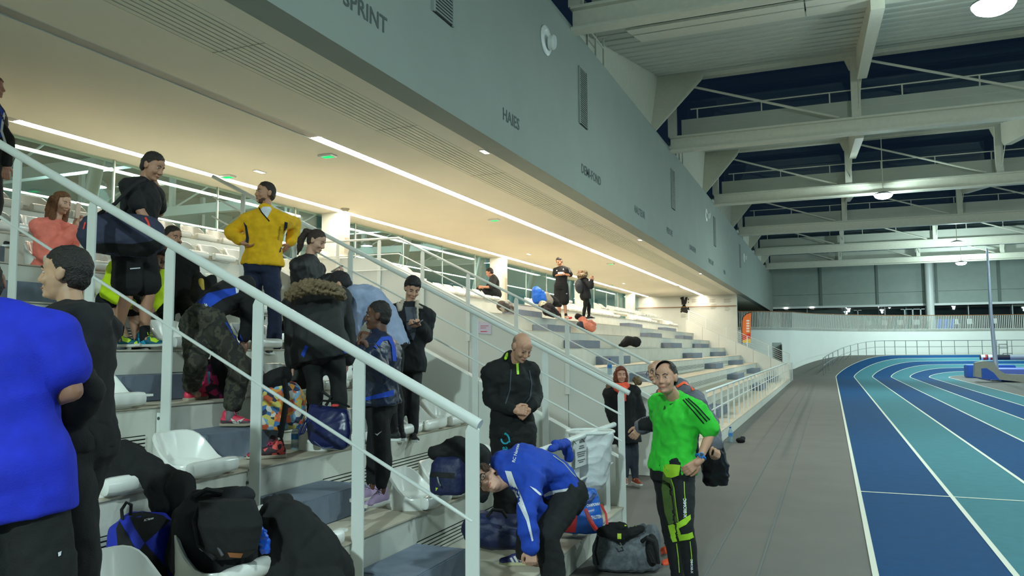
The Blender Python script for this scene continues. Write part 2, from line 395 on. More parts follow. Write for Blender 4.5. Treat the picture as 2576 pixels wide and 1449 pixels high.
# the second hall seen through the glass
TEALW = mat('other_hall_wall', (150, 180, 174), .7, noise=.05, scale=1); OHR = mat('other_hall_roof', (120, 138, 134), .7, noise=.05); OHD = mat('other_hall_dark', (48, 54, 54), .8)
MB().box(-36.3, -36, -20, 60, 0, 12).build('wall_other_hall', TEALW, kind='structure')
MB().box(-36, -13, -20, 60, 10.6, 10.8).build('ceiling_other_hall', OHR, kind='structure')
MB().box(-36, -11.1, -20, 60, -.3, -.05).build('floor_other_hall', FLOORM, kind='structure')
MB().box(-36, -11.1, 59.6, 60, 0, 10.6).build('wall_other_hall_end', TEALW, kind='structure')
for i in range(9):
    y = -12 + 7.4*i
    t = empty('roof_truss', (-24, y, 8), 'pale roof truss of the second hall behind the glass, %s from the camera end' % ['first', 'second', 'third', 'fourth', 'fifth', 'sixth', 'seventh', 'eighth', 'ninth'][i], 'truss')
    MB().box(-36, -14, y - .15, y + .15, 7.6, 8.0).build('bottom_chord', STEEL, t); MB().box(-36, -14, y - .12, y + .12, 10.2, 10.6).build('top_chord', OHR, t)
    for j in range(4):
        x = -15 - 5.5*j; MB().box(x - .1, x + .1, y - .1, y + .1, 8.0, 10.2).build('post', STEEL, t)
        if j < 3: MB().tube([(x - .2, y, 10.1), (x - 5.3, y, 8.0)], .04, 6).build('tie_rod', STEEL, t)
    if i < 5: MB().box(-36, -14, y + .3, y + .36, 8.6, 10.4).build('glazing', OHD, t)
    c = empty('leaning_column', (-16.5, y + 3, 0), 'white leaning column of the second hall behind the glass, %s from the camera end' % ['first', 'second', 'third', 'fourth', 'fifth', 'sixth', 'seventh', 'eighth', 'ninth'][i], 'column')
    MB().tube([(-17.6, y + 3, 0), (-15.8, y + 3, 7.8)], .16, 12).build('shaft', STEEL, c, smooth=True); MB().box(-16.1, -15.6, y + 2.8, y + 3.2, 7.3, 7.8).build('head_plate', STEEL, c)
for (x, y) in ((-22, 2), (-22, 18), (-22, 34), (-22, 50)):
    la = bpy.data.lights.new('other_hall_light', 'POINT'); la.shadow_soft_size = .4; la.energy = 800; la.color = (.78, 1, .96)
    o = bpy.data.objects.new('other_hall_light', la); COL.objects.link(o); o.location = (x, y, 6.8)
    e = empty('other_hall_lamp', (x, y, 7.4), 'lamp hanging in the second hall behind the glass, %s along' % {2: 'first', 18: 'second', 34: 'third', 50: 'fourth'}[y], 'lamp')
    MB().disc((x, y, 7.2), (0, 0, 1), [(.3, 0), (.3, .1), (.1, .3), (.03, .35), (.03, 3.4)], 14).build('housing', GALV, e)
yy = -9.6; i = 0
while yy < 47:
    i += 1; y2 = min(yy + 2.35, 47.1)
    w = empty('window_%d' % i, (XG, (yy + y2) / 2, 3.09), kind='structure')
    MB().box(XG - .02, XG, yy + .012, y2 - .012, 3.12, ZC - .02).build('pane', GLASS, w)
    MB().box(XG - .03, XG + .01, y2 - .012, y2 + .012, 3.09, ZC).box(XG - .03, XG + .01, yy, y2, 3.09, 3.13).build('frame', fr, w)
    yy = y2
for k, y in enumerate((5.4, 15.0, 24.6, 34.2, 43.8)):
    c = empty('column', (-10.55, y, 3.09), ['white square column beside the glass, behind the bag carrier', 'bright white square column behind the ponytailed woman, with a notice on it', 'bright white column beside the seated man in black', 'white column past the walker with a backpack', 'bright white column near the mural wall'][k], 'column')
    MB().box(-10.78, -10.32, y - .23, y + .23, 3.09, ZC).build('shaft', WHITEP, c)
    if k in (1, 2): MB().box(-10.32, -10.312, y + .02, y + .2, 3.5 if k == 2 else 4.1, 4.45 if k == 1 else 4.3).build('notice', mat('grey_notice', (186, 182, 170), .7), c)

# ================= fascia over the stand front =================
ZF = 8.3
MB().box(XF - .35, XF, -14, 72.4, ZC - .02, ZF).build('wall_fascia', FASC, kind='structure')
INK = mat('sign_ink', (74, 86, 84), .7)
def fasc(px, py): return on(px, py, x=XF)
for body, px, py, h_, lab_ in (('SPRINT', 862, 9, .40, 'dark wall lettering SPRINT high on the fascia'), ('HAIES', 1264, 299, .40, 'dark wall lettering HAIES on the fascia'), ('DEMI-FOND', 1462, 433, .40, 'dark wall lettering DEMI-FOND with a small figure on the fascia'),
                        ('HAUTEUR', 1596, 533, .40, 'dark wall lettering HAUTEUR further along the fascia'), ('PERCHE', 1677, 585, .40, 'faint wall lettering PERCHE on the fascia past HAUTEUR'), ('LONGUEUR', 1734, 626, .40, 'faint wall lettering LONGUEUR far along the fascia'),
                        ('TRIPLE SAUT', 1782, 660, .40, 'faint wall lettering TRIPLE SAUT towards the end of the fascia'), ('POIDS', 1820, 688, .40, 'faint wall lettering POIDS, last on the fascia')):
    p = fasc(px, py); 
    place_text(body, (XF + .002, p[1], p[2] - .0), (0, 1, 0), (0, 0, 1), h_ * .68, INK, 'wall_lettering', label=lab_, cat='lettering', th=.003)
for px, py, hh, l in ((1465, 247, 1.2, 'tall louvred air grille on the fascia above DEMI-FOND'), (1692, 477, 1.3, 'louvred air grille on the fascia above PERCHE'), (1797, 583, 1.3, 'third louvred grille along the fascia, thin and far'), (1861, 644, 1.3, 'last louvred grille far along the fascia'), (1113, -62, 1.2, 'louvred grille cut by the top of the picture near SPRINT')):
    p = fasc(px, py); g = empty('louvre_grille', p, l, 'grille')
    MB().box(XF, XF + .012, p[1] - .27, p[1] + .27, p[2] - hh/2, p[2] + hh/2).build('backing', DARK, g)
    for j in range(26):
        z = p[2] - hh/2 + .02 + j * (hh - .04) / 26
        MB().box(XF + .012, XF + .03, p[1] - .25, p[1] + .25, z, z + .028).build('slat', mat('louvre_slat', (120, 128, 122), .5), g)
    MB().box(XF, XF + .035, p[1] - .29, p[1] - .25, p[2] - hh/2, p[2] + hh/2).box(XF, XF + .035, p[1] + .25, p[1] + .29, p[2] - hh/2, p[2] + hh/2).build('frame', FASC, g)
for px, py, l in ((1372, 102, 'round white air nozzle on the fascia, the big near one'), (1776, 541, 'round white air nozzle further along the fascia'), (1871, 648, 'small round air nozzle near the end of the fascia')):
    p = fasc(px, py) + np.array([.004, 0, 0]); nz = empty('air_nozzle', p, l, 'vent')
    MB().disc(p, (1, 0, 0), [(.27, 0), (.27, .015), (.245, .035), (.19, .045), (.165, .02), (.14, .015)], 28).build('ring', STEEL, nz, smooth=True)
    MB().disc(p + np.array([.05, .06, -.02]), (1, .1, -.1), [(.13, 0), (.135, .08), (.115, .11), (.09, .07)], 24).build('nozzle', STEEL, nz, smooth=True)
    MB().disc(p + np.array([.085, .07, -.03]), (1, .1, -.1), [(.085, 0), (.085, .02)], 20).build('throat', mat('throat_grey', (96, 104, 102), .7), nz)

# ================= roof =================
TY = [4.2, 14.5, 24.9, 35.2, 45.4, 55.6, 65.8]; ZB, ZT = 8.28, 10.9; XR = 45
def roofname(i): return ['nearest', 'second', 'third', 'fourth', 'fifth', 'sixth', 'last'][i]
for i, y in enumerate(TY):
    t = empty('roof_truss', (10, y, ZB), 'pale steel roof truss spanning the hall, %s of the row' % roofname(i), 'truss')
    c = MB()                                 # bottom chord: I section with a bright lower flange
    c.box(XF, XR, y - .16, y + .16, ZB - .10, ZB - .04).box(XF, XR, y - .02, y + .02, ZB - .04, ZB + .34).box(XF, XR, y - .16, y + .16, ZB + .34, ZB + .40)
    c.build('bottom_chord', ROOFM, t)
    MB().box(XF, XR, y - .14, y + .14, ZT - .38, ZT).build('top_chord', ROOFM, t)
    for j in range(9):
        x = -4.5 + 5.47 * j
        MB().box(x - .13, x + .13, y - .12, y + .12, ZB + .4, ZT - .3).prism([(x - .3, y - .02, ZT - .38), (x + .3, y - .02, ZT - .38), (x + .16, y - .02, ZT - .75), (x - .16, y - .02, ZT - .75)], 0, (0, .04, 0)).build('post', ROOFM, t)
        if j < 8: MB().tube([(x + .3, y - .05, ZT - .5), (x + 5.0, y - .05, ZB + .45)], .04, 8).build('tie_rod', ROOFM, t)
    wk = empty('roof_walkway', (10, y + .5, ZB + .4), 'grey panelled maintenance walkway with rail on the %s truss' % roofname(i), 'walkway')
    MB().box(XF + .3, XR, y + .35, y + .42, ZB + .40, ZB + 1.05).build('side_panel', DECK, wk)
    MB().box(XF + .3, XR, y + .42, y + 1.1, ZB + .36, ZB + .42).build('deck', DECK, wk)
    MB().tube([(XF + .6, y + .38, ZB + 1.38), (XR, y + .38, ZB + 1.38)], .022, 6).build('top_rail', ROOFM, wk)
    MB().tube([(XF + .6, y + .36, ZB + .8), (XR, y + .36, ZB + .8)], .012, 6).build('lower_rail', ROOFM, wk)
    for j in range(24): MB().box(XF + .8 + 2*j, XF + .84 + 2*j, y + .36, y + .40, ZB + .4, ZB + 1.38).build('post', ROOFM, wk)
    for j in range(2): MB().tube([(XF - .05, y + .4 + .05, ZB + 1.0 - .5*j), (XF - .05, y + 2.6, ZB + 1.0 - .5*j)], .02, 6).build('side_rail', ROOFM, wk)
    for j in range(4): MB().box(XF - .07, XF - .03, y + .5 + .65*j, y + .54 + .65*j, ZB, ZB + 1.0).build('side_post', ROOFM, wk)
    MB().box(XF - .3, XR, y + 1.15, y + 1.19, ZB + .4, ZT).build('window_%d' % (100 + i), NIGHT, kind='structure')
    y2 = TY[i + 1] if i < 6 else 75
    # roof deck climbs from this truss's bottom chord to the next truss's top chord
    d = MB(); z1, z2 = ZB + .45, ZT + .05
    d.prism([(XF - .3, y + 1.15, z1), (XR, y + 1.15, z1), (XR, y2 + 1.25, z2), (XF - .3, y2 + 1.25, z2)], 0, (0, 0, .12))
    d.build('ceiling_roof_bay_%d' % i, DECK, kind='structure')
    fz_ = lambda v: z1 + (v - y - 1.15) / (y2 - y + .1) * (z2 - z1)
    MB().prism([(XF - .25, y + .5, ZF - .1), (XF - .25, y2 - 2.0, ZF - .1), (XF - .25, y2 - .6, fz_(y2 - .6)), (XF - .25, y + 1.15, z1)], 0, (-.15, 0, 0)).build('wall_roof_cheek', ROOFM, kind='structure')
    MB().prism([(XF - .25, y2 - 2.0, ZF - .1), (XF - .25, y2 - .6, fz_(y2 - .6)), (XF + 1.2, y2 - .3, fz_(y2 - .3)), (XF + 1.1, y2 - .5, fz_(y2 - .5) - .3)], 0, (0, -.06, 0)).build('trim_%d' % (30 + i), ROOFM, kind='structure')
    rb = MB()
    for q in range(16):                      # ribs of the corrugated deck
        f = (q + .5) / 16; yy = y + 1.15 + f * (y2 - y + .1); zz = z1 + f * (z2 - z1)
        rb.box(XF - .2, XR, yy - .03, yy + .03, zz - .035, zz + .01)
    rb.build('trim_%d' % (20 + i), DECK, kind='structure')
    pn = empty('ceiling_panel_row', (10, y + 2, z1), 'row of flat pale ceiling panels beside the %s truss' % roofname(i), 'panel')
    for q in range(12):
        x = XF + .75 + q * 3.6
        for (f0, f1) in ((.02, .075), (.085, .17)):
            ya, yb = y + 1.15 + f0 * (y2 - y), y + 1.15 + f1 * (y2 - y)
            za, zb = z1 + f0 * (z2 - z1) - .14, z1 + f1 * (z2 - z1) - .14
            MB().prism([(x, ya, za), (x + 3.57, ya, za), (x + 3.57, yb, zb), (x, yb, zb)], 0, (0, 0, .05)).build('panel', ROOFM, pn)
    if i < 6:
        for j in range(8):
            x = 1.12 + 5.47 * j
            if j > 4: continue
            r = empty('roof_rib', (x, (y + y2) / 2, 9.5), 'deep tapered roof rib between the %s and next truss, number %s from the fascia' % (roofname(i), ['one', 'two', 'three', 'four', 'five'][j]), 'beam')
            ya, yb = y + 2.2, y2 - .5
            fz = lambda v: z1 + (v - y - 1.15) / (y2 - y + .1) * (z2 - z1)
            MB().prism([(x - .13, ya, fz(ya)), (x - .13, yb, fz(yb)), (x - .13, yb, fz(yb) - .75), (x - .13, yb - .35, fz(yb) - 1.0), (x - .13, ya, fz(ya) - .35)], 0, (.26, 0, 0)).build('web', ROOFM, r)
            MB().tube([(x, yb, fz(yb) - .8), (x - .1, y2, ZB + .4)], .016, 6).build('hanger', ROOFM, r)
MB().box(-13, XF - .36, -14, 76, ZF - .35, ZF - .3).build('ceiling_stand_roof', DECK, kind='structure')
MB().box(-9.6, -9.4, -14, 76, ZF - .3, 12).build('wall_roof_void', DARK, kind='structure')
# hall lamps
LAMPM = emat('high_bay_glow', (.85, .97, 1.0), 60)
def hall_lamp(x, y, z, l, w=HALL_W):
    e = empty('hall_lamp', (x, y, z), l, 'lamp')
    bi = max([i for i, v in enumerate(TY) if v + 1.15 <= y] or [0]); ya_ = TY[bi] + 1.15; yb_ = (TY[bi + 1] if bi < 6 else 75) + 1.25
    zd = ZB + .45 + (y - ya_)/(yb_ - ya_)*(ZT + .05 - ZB - .45)
    MB().tube([(x, y, z + .15), (x, y, max(zd, z + .3))], .018, 6).build('suspension_rod', ROOFM, e)
    MB().disc((x, y, z), (0, 0, 1), [(.36, .02), (.36, .05), (.2, .12), (.06, .16)], 20).build('housing', mat('lamp_housing', (120, 126, 128), .4, metal=.5), e, smooth=True)
    MB().disc((x, y, z), (0, 0, 1), [(.08, -.16), (.2, -.135), (.30, -.08), (.35, .0), (.35, .03)], 20).build('lens', LAMPM, e)
    la = bpy.data.lights.new('hall_lamp_light', 'AREA'); la.shape = 'DISK'; la.size = .5; la.energy = w*.20; la.color = HALL_C
    o = bpy.data.objects.new('hall_lamp_light', la); COL.objects.link(o); o.location = (x, y, z - .24)
    la = bpy.data.lights.new('hall_lamp_spill', 'POINT'); la.shadow_soft_size = .15; la.energy = w*(.13 if y < 45 else .30); la.color = HALL_C
    o = bpy.data.objects.new('hall_lamp_spill', la); COL.objects.link(o); o.location = (x, y, z - .42)
for (px, py, y, l) in ((2222, 491, 34.5, 'glowing high-bay hall lamp beside the third truss'), (2407, 611, 52.3, 'glowing high-bay hall lamp above the pole vault post')):
    p = on(px, py, y=y); hall_lamp(p[0], p[1], p[2], l, 1800 if y < 40 else 2300)
for q, (x, y) in enumerate(((2.7, 4.0), (2.9, 15.6), (8, 25), (8, 8), (9, 64), (17, 17), (17, 36), (18, 56), (28, 26), (28, 48), (28, 6), (.5, -8))):
    hall_lamp(x, y, 7.9, ['high-bay lamp over the track near the camera', 'high-bay lamp just above the picture over the track', 'high-bay lamp over the infield', 'high-bay lamp over the infield near the camera', 'high-bay lamp over the banked bend', 'high-bay lamp in the middle of the hall', 'high-bay lamp mid-hall further on', 'high-bay lamp inside the bend', 'high-bay lamp across the hall', 'high-bay lamp across the hall further on', 'high-bay lamp across the hall near the camera', 'high-bay lamp behind the camera'][q], [900, 1500, 1900, 900, 2600, 1500, 2400, 2700, 2000, 2600, 1500, 8500][q])
MB().box(45, 45.4, -14, 76, 0, 11).build('wall_across', CLAD, kind='structure')
MB().box(-13, 46, -14.4, -14, 0, 11).build('wall_behind', CLAD, kind='structure')

# ================= far end =================
MB().box(-12, -5.0, 47.2, 47.5, 0, ZC).build('wall_mural', WHITEP, kind='structure')
# curved white end wall
wp = [(-12, 54.0), (-9, 54.1), (-7, 54.35), (-5.6, 54.8), (-4.5, 55.45), (-3.7, 56.2), (-3.1, 57.0), (-2.65, 57.5)]
for th in [.27 + i * .05 for i in range(39)]: wp.append((TCX - 18.0 * math.cos(th), TCY + 18.0 * math.sin(th)))
def wallstrip(pts, z0, z1, t=.25):
    m = MB(); vs = []
    for i, (x, y) in enumerate(pts):
        a = np.array(pts[max(0, i-1)]); b = np.array(pts[min(len(pts)-1, i+1)]); d = _n(b - a); nn = np.array([-d[1], d[0]])
        q = np.array([x, y]) + nn * t
        vs += [(x, y, z0), (x, y, z1), (q[0], q[1], z0), (q[0], q[1], z1)]
    fs = []
    for i in range(len(pts) - 1):
        b = 4*i; fs += [(b, b+4, b+5, b+1), (b+2, b+3, b+7, b+6), (b+1, b+5, b+7, b+3), (b, b+2, b+6, b+4)]
    fs += [(0, 1, 3, 2), (4*len(pts)-4, 4*len(pts)-2, 4*len(pts)-1, 4*len(pts)-3)]
    return m.add(vs, fs)
wallstrip(wp, 0, 3.25).build('wall_end_curve', mat('end_wall_white', (226, 228, 222), .7, noise=.02, scale=1), kind='structure', smooth=True)
wallstrip(wp, 3.06, 3.235, 1.7).build('floor_gallery', CONC, kind='structure')
gb = empty('gallery_balustrade', (-3, 55.5, 3.25), 'slatted white gallery balustrade with a thin brown top rail on the curved end wall', 'balustrade')
sl = MB(); dist = 0
for (a, b) in zip(wp[:-1], wp[1:]):
    a = np.array(a); b = np.array(b); L = np.linalg.norm(b - a); d = (b - a) / L; n_ = int(L / .115)
    for i in range(n_):
        p = a + d * (i + .5) * L / n_; q = np.array([-d[1], d[0]])
        sl.obox((p[0], p[1], 3.78), (d[0]*.022, d[1]*.022, 0), (q[0]*.035, q[1]*.035, 0), (0, 0, .53))
sl.build('slat_screen', mat('slat_white', (214, 214, 206), .5), gb, kind='stuff')
MB().tube([(x, y, 4.34) for x, y in wp], .03, 6).build('top_rail', mat('brown_rail', (150, 104, 66), .5), gb)
wallstrip([(x, y + .05) for x, y in wp], 3.2, 3.28, .1).build('bottom_rail', STEEL, gb)
MB().tube([(-5.0, 47.1, 4.32), (-11, 47.1, 4.32)], .025, 6).build('handrail', mat('brown_rail', (150, 104, 66), .5), label='thin brown rail crossing the mural wall', cat='handrail')
# door in the end wall
dr = empty('door_1', (-3.3, 55.6, 0), kind='structure')
p1 = np.array([-3.66, 56.25]); p2 = np.array([-3.12, 56.97])
d = _n(p2 - p1); nn = np.array([d[1], -d[0]])
c = (p1 + p2) / 2; L = np.linalg.norm(p2 - p1) / 2
MB().obox((c[0]+nn[0]*.01, c[1]+nn[1]*.01, 1.1), (d[0]*L, d[1]*L, 0), (nn[0]*.02, nn[1]*.02, 0), (0, 0, 1.1)).build('opening', mat('door_recess', (150, 156, 150), .8), dr)
h_ = np.array([p2[0], p2[1]]) + nn*.04; w_ = _n(-d*.75 + nn*.66)*.80
MB().obox((h_[0]+w_[0]/2, h_[1]+w_[1]/2, 1.05), (w_[0]/2, w_[1]/2, 0), (w_[1]*.02, -w_[0]*.02, 0), (0, 0, 1.04)).build('leaf', mat('door_white', (235, 236, 230), .4), dr)
# upper cladding wall, window band, column
YW = 72.6
wf = empty('wall_far_cladding', (3, YW, 5), kind='structure')
for i in range(12):
    x = -9.4 + 4.45 * i
    MB().box(x + .03, x + 4.42, YW, YW + .2, 5.45, 6.45).build('panel', CLAD, wf)
    MB().box(x + .03, x + 4.42, YW, YW + .2, 6.47, 10.9).build('panel', CLAD, wf)
    MB().box(x - .16, x + .02, YW - .12, YW + .1, 5.45, 10.9).build('joint_post', mat('joint_post', (104, 116, 110), .6), wf)
MB().box(-12, 45, YW - .1, YW + .3, 5.27, 5.45).build('trim_40', STEEL, kind='structure')
MB().box(-14, 45, YW + .8, YW + .85, 3.0, 5.6).build('window_200', NIGHT, kind='structure')
MB().box(-14, 45, YW + 1.2, YW + 1.3, 0, 11).build('wall_outer_night', DARK, kind='structure')
for i in range(14):
    x = -8 + 3.1 * i; MB().box(x, x + .08, YW + .55, YW + .7, 3.0, 5.6).build('trim_%d' % (50 + i), GALV, kind='structure')
p = on(2340, 765, y=71.8)
cl = empty('column', (p[0], 71.8, 3), 'round white column rising from the gallery to the roof at the far end', 'column')
MB().tube([(p[0], 71.8, 2.9), (p[0], 71.8, 9.9)], .30, 20).build('shaft', STEEL, cl, smooth=True)
MB().prism([(p[0] - .15, 71.7, 9.9), (p[0] + .15, 71.7, 9.9), (p[0] + 2.2, 71.7, 10.9), (p[0] - .8, 71.7, 10.9)], 0, (0, .2, 0)).build('bracket', ROOFM, cl)
for px, l in ((2275, 'first of three T-shaped posts behind the gallery balustrade'), (2295, 'middle T-shaped post behind the gallery balustrade'), (2315, 'T-shaped gallery post next to the round column'), (2157, 'lone T-shaped post on the gallery, far from the column')):
    q = on(px, 765, y=71.9); e = empty('gallery_post', (q[0], 71.9, 3.2), l, 'post')
    MB().box(q[0]-.05, q[0]+.05, 71.85, 71.95, 3.2, 5.0).build('shaft', GALV, e)
    MB().box(q[0]-.3, q[0]+.3, 71.85, 71.95, 4.94, 5.0).build('crossbar', GALV, e)
NL = emat('street_lamp_glow', (1, .95, .8), 22)
for j, (px, py, l) in enumerate(((2118, 771, 'pair-mate street light seen through the far window band, brightest'), (2127, 772, 'second bright street light in the far window band'), (2210, 771, 'dimmer street light outside the far window'), (2218, 770, 'small dim street light outside the far window'))):
    q = on(px, py, y=YW + .96); e = empty('street_lamp', (q[0], YW + 1.0, 0), l, 'lamp'); MB().disc(q, (0, -1, 0), [(.11 if j < 2 else .06, 0), (.04, .06)], 10).build('lamp_head', NL, e); MB().tube([(q[0], YW + 1.0, 0), (q[0], YW + 1.0, q[2])], .03, 6).build('pole', GALV, e)
for j, (px, py) in enumerate(((1977, 766), (2042, 765))):
    q = on(px, py, y=72.45); MB().box(q[0]-.16, q[0]+.16, 72.38, 72.5, 5.26, 5.36).build('gallery_light', emat('gal_glow', (1, 1, .95), 4), label=['small white light under the cladding, first from the fascia', 'small white light under the cladding, second from the fascia'][j], cat='lamp')
BLUEP = mat('blue_vinyl', (38, 92, 190), .4, noise=.08)
q = on(2350, 805, y=72.0); MB().box(q[0]+.05, q[0]+1.5, 71.9, 72.3, 3.24, 4.12).build('equipment_box', BLUEP, label='blue covered equipment behind the gallery slats beside the round column', cat='equipment', bevel=.05)
for j, px in enumerate((2185, 2225, 2265, 2305, 2405, 2440, 2500)):
    q = on(px, 808, y=71.9); e = empty('stacked_chair', (q[0], 71.9, 3.25), 'white chair standing on the gallery behind the slats, %s along from the fascia' % ['first', 'second', 'third', 'fourth', 'fifth', 'sixth', 'seventh'][j], 'chair')
    MB().box(q[0]-.22, q[0]+.22, 71.7, 72.1, 3.68, 3.72).build('seat', STEEL, e); MB().box(q[0]-.22, q[0]+.22, 72.06, 72.1, 3.72, 4.1).build('backrest', STEEL, e)
    for a in (-.2, .2):
        for b in (71.72, 72.08): MB().box(q[0]+a-.015, q[0]+a+.015, b-.015, b+.015, 3.25, 3.68).build('leg', GALV, e)
# curved steel fence behind the bend
cf = empty('bend_fence', (TCX - 15.5, TCY, 0), 'curved galvanised steel fence around the outside of the banked bend', 'fence')
th = [.10 + i * .066 for i in range(27)]
def fp(t, z): return (TCX - 15.5*math.cos(t), TCY + 15.5*math.sin(t), bank(t) + z)
for zz in (1.08, .62): MB().tube([fp(t, zz) for t in th], .03 if zz > 1 else .02, 6).build('top_rail' if zz > 1 else 'middle_rail', GALV, cf)
for t in th: MB().tube([fp(t, -.02), fp(t, 1.08)], .025, 6).build('post', GALV, cf)
for t in th[:7]: 
    a = np.array(fp(t, .02)); b = np.array(fp(t, .5)); o = np.array([-math.cos(t)*.45, math.sin(t)*.45, 0]); MB().tube([a + o, b], .018, 6).build('brace', GALV, cf)
# mural and posters on the end wall
MUR = mat('mural_black', (28, 27, 26), .7); FAINT = mat('mural_text_grey', (178, 174, 164), .8)
def onm(px, py): return on(px, py, y=47.19)
mu = MB()
for poly in ([(1713,748),(1720,746),(1722,760),(1715,768)], [(1724,748),(1730,747),(1727,763),(1720,772),(1717,768)], [(1716,770),(1723,766),(1728,775),(1733,772),(1735,783),(1728,788),(1714,784),(1712,778)],
             [(1711,781),(1716,784),(1713,788)], [(1729,752),(1733,751),(1733,756)], [(1730,760),(1733,759),(1733,763)], [(1711,749),(1714,748),(1713,755)]):
    mu.prism([onm(*q) for q in poly], 0, (0, -.006, 0))
mu.build('wall_mural_print', MUR, label='black ink-like mural print on the white end wall', cat='mural')
for j, (px, py, w, h_) in enumerate(((1747, 757, 14, 9), (1792, 757, 16, 8), (1830, 757, 18, 10), (1720, 795, 14, 8), (1795, 772, 14, 12), (1830, 776, 14, 14))):
    t_ = MB()
    for r_ in range(4):
        a = onm(px - w/2, py - h_/2 + r_*h_/3.6); b = onm(px + w/2 - (r_ % 2)*3, py - h_/2 + r_*h_/3.6 + h_/9)
        t_.box(a[0], b[0], 47.19, 47.2, b[2], a[2])
    t_.build('wall_text', FAINT, label='faint grey printed text block on the mural wall, %s of six' % ['first', 'second', 'third', 'fourth', 'fifth', 'sixth'][j], cat='wall text')
# flag banner in front of the end wall
FB_Y = 46.6
def onf(px, py): return on(px, py, y=FB_Y)
fb = empty('feather_flag', onf(1880, 905), 'orange feather flag with white lettering standing past the end handrail', 'flag')
ed = [(1867,862),(1866.5,830),(1867,806),(1870,798),(1877,791),(1890,786),(1889,820),(1888,862)]
MB().prism([onf(*q) for q in ed], 0, (0, .012, 0)).build('cloth', mat('flag_orange', (238, 120, 52), .6), fb)
MB().prism([onf(*q) - np.array([0, .004, 0]) for q in ((1868,843),(1888,838),(1888,851),(1868,855))], 0, (0, .004, 0)).build('red_band', mat('flag_red', (222, 64, 40), .6), fb)
MB().prism([onf(*q) - np.array([0, .004, 0]) for q in ((1868,856),(1888,852),(1888,862),(1868,862))], 0, (0, .004, 0)).build('yellow_band', mat('flag_yellow', (240, 196, 60), .6), fb)
MB().tube([onf(1867, 905)*np.array([1, 1, 0]), onf(1866, 830), onf(1866.5, 806), onf(1870, 797), onf(1877, 790), onf(1890, 785)], .02, 6).build('pole', DARK, fb)
a, b = onf(1882, 835), onf(1882, 800)
for j in range(5):
    q = onf(1879, 833 - j*6.5); MB().box(q[0]-.03, q[0]+.14, FB_Y-.012, FB_Y-.002, q[2]-.05, q[2]+.05).build('lettering', mat('flag_white', (240, 230, 220), .6), fb)
# high jump / vault landing mats and post
mt = empty('landing_mat', (9, 52, 0), 'grey and blue foam landing mat with a curved front at the edge of the bend', 'mat')
GREYF = mat('mat_grey_foam', (170, 168, 158), .7, noise=.05); BLUEF = mat('mat_blue', (44, 96, 200), .5, noise=.08); PALEB = mat('mat_lilac_cover', (112, 132, 214), .5, noise=.05)
def side(y, t=.35):
    P_ = [(2452, 948), (2453, 912), (2475, 908), (2500, 911), (2512, 930), (2530, 941), (2576, 943), (2640, 946), (2640, 966), (2576, 962)]
    return P_
Yq = 47.5
MB().prism([on(px, py, y=Yq) for px, py in side(Yq)], 0, (0, .5, 0)).build('front_block', GREYF, mt)
MB().prism([on(px, py, y=Yq - .02) for px, py in ((2470, 952), (2469, 927), (2482, 926), (2500, 938), (2516, 957))], 0, (0, .02, 0)).build('blue_inset', BLUEF, mt)
a = on(2500, 912, y=Yq + .6)
MB().box(a[0] - .1, a[0] + 7, Yq + 1.9, Yq + 5.5, 0.0, .62).build('cover', PALEB, mt, bevel=.05)
MB().box(a[0] + .3, a[0] + 7, Yq + .55, Yq + 1.0, 0, .3).build('blue_band', BLUEF, mt)
a = on(2432, 905, y=53.5)
MB().box(a[0], a[0] + 2.5, 53.5, 54.8, 0, .75).build('landing_mat', BLUEF, label='dark blue foam block behind the grey landing mat', cat='mat', bevel=.04)
bl = empty('rolled_banner', (9, 55, .8), 'black roll with white and red patches lying on the blue mats', 'banner')
a = on(2465, 899, y=54.2); MB().tube([a, a + np.array([7.0, 0, .0])], .16, 10).build('roll', mat('banner_black', (36, 40, 52), .5), bl, smooth=True)
for px, c_ in ((2472, (235, 235, 235)), (2477, (214, 60, 50)), (2490, (235, 235, 235)), (2495, (214, 60, 50)), (2545, (150, 156, 168))):
    a = on(px, 899, y=54.2); MB().tube([a - np.array([.1, .0, 0]), a + np.array([.12 if px < 2540 else .8, 0, 0])], .168, 10).build('patch', mat('patch_%d' % px, c_, .5), bl, smooth=True)
a = on(2483, 625, y=48.75); b = on(2507, 925, y=48.75)
vp_ = empty('vault_post', b, 'tall slim silver post standing beside the landing mats', 'post')
MB().tube([(b[0], 48.75, .0), ((a[0] + b[0]) / 2 - .05, 48.75, (a[2]) / 2), (a[0], 48.75, a[2])], [.13, .09, .05], 12).build('shaft', mat('silver_post', (190, 200, 225), .3, metal=.4), vp_, smooth=True)
MB().box(b[0] - .3, b[0] + .3, 48.55, 48.95, 0, .06).build('base', GALV, vp_)
js = empty('judge_ladder', on(2535, 905, y=56), 'thin metal judge stand behind the landing mats', 'stand')
for (x1, y1, x2, y2) in ((2513, 868, 2513, 893), (2533, 857, 2535, 900), (2511, 866, 2534, 866), (2512, 875, 2536, 875), (2523, 900, 2523, 889), (2523, 889, 2546, 889), (2546, 889, 2546, 900)):
    MB().tube([on(x1, y1, y=56), on(x2, y2, y=56)], .03, 6).build('bar', GALV, js)
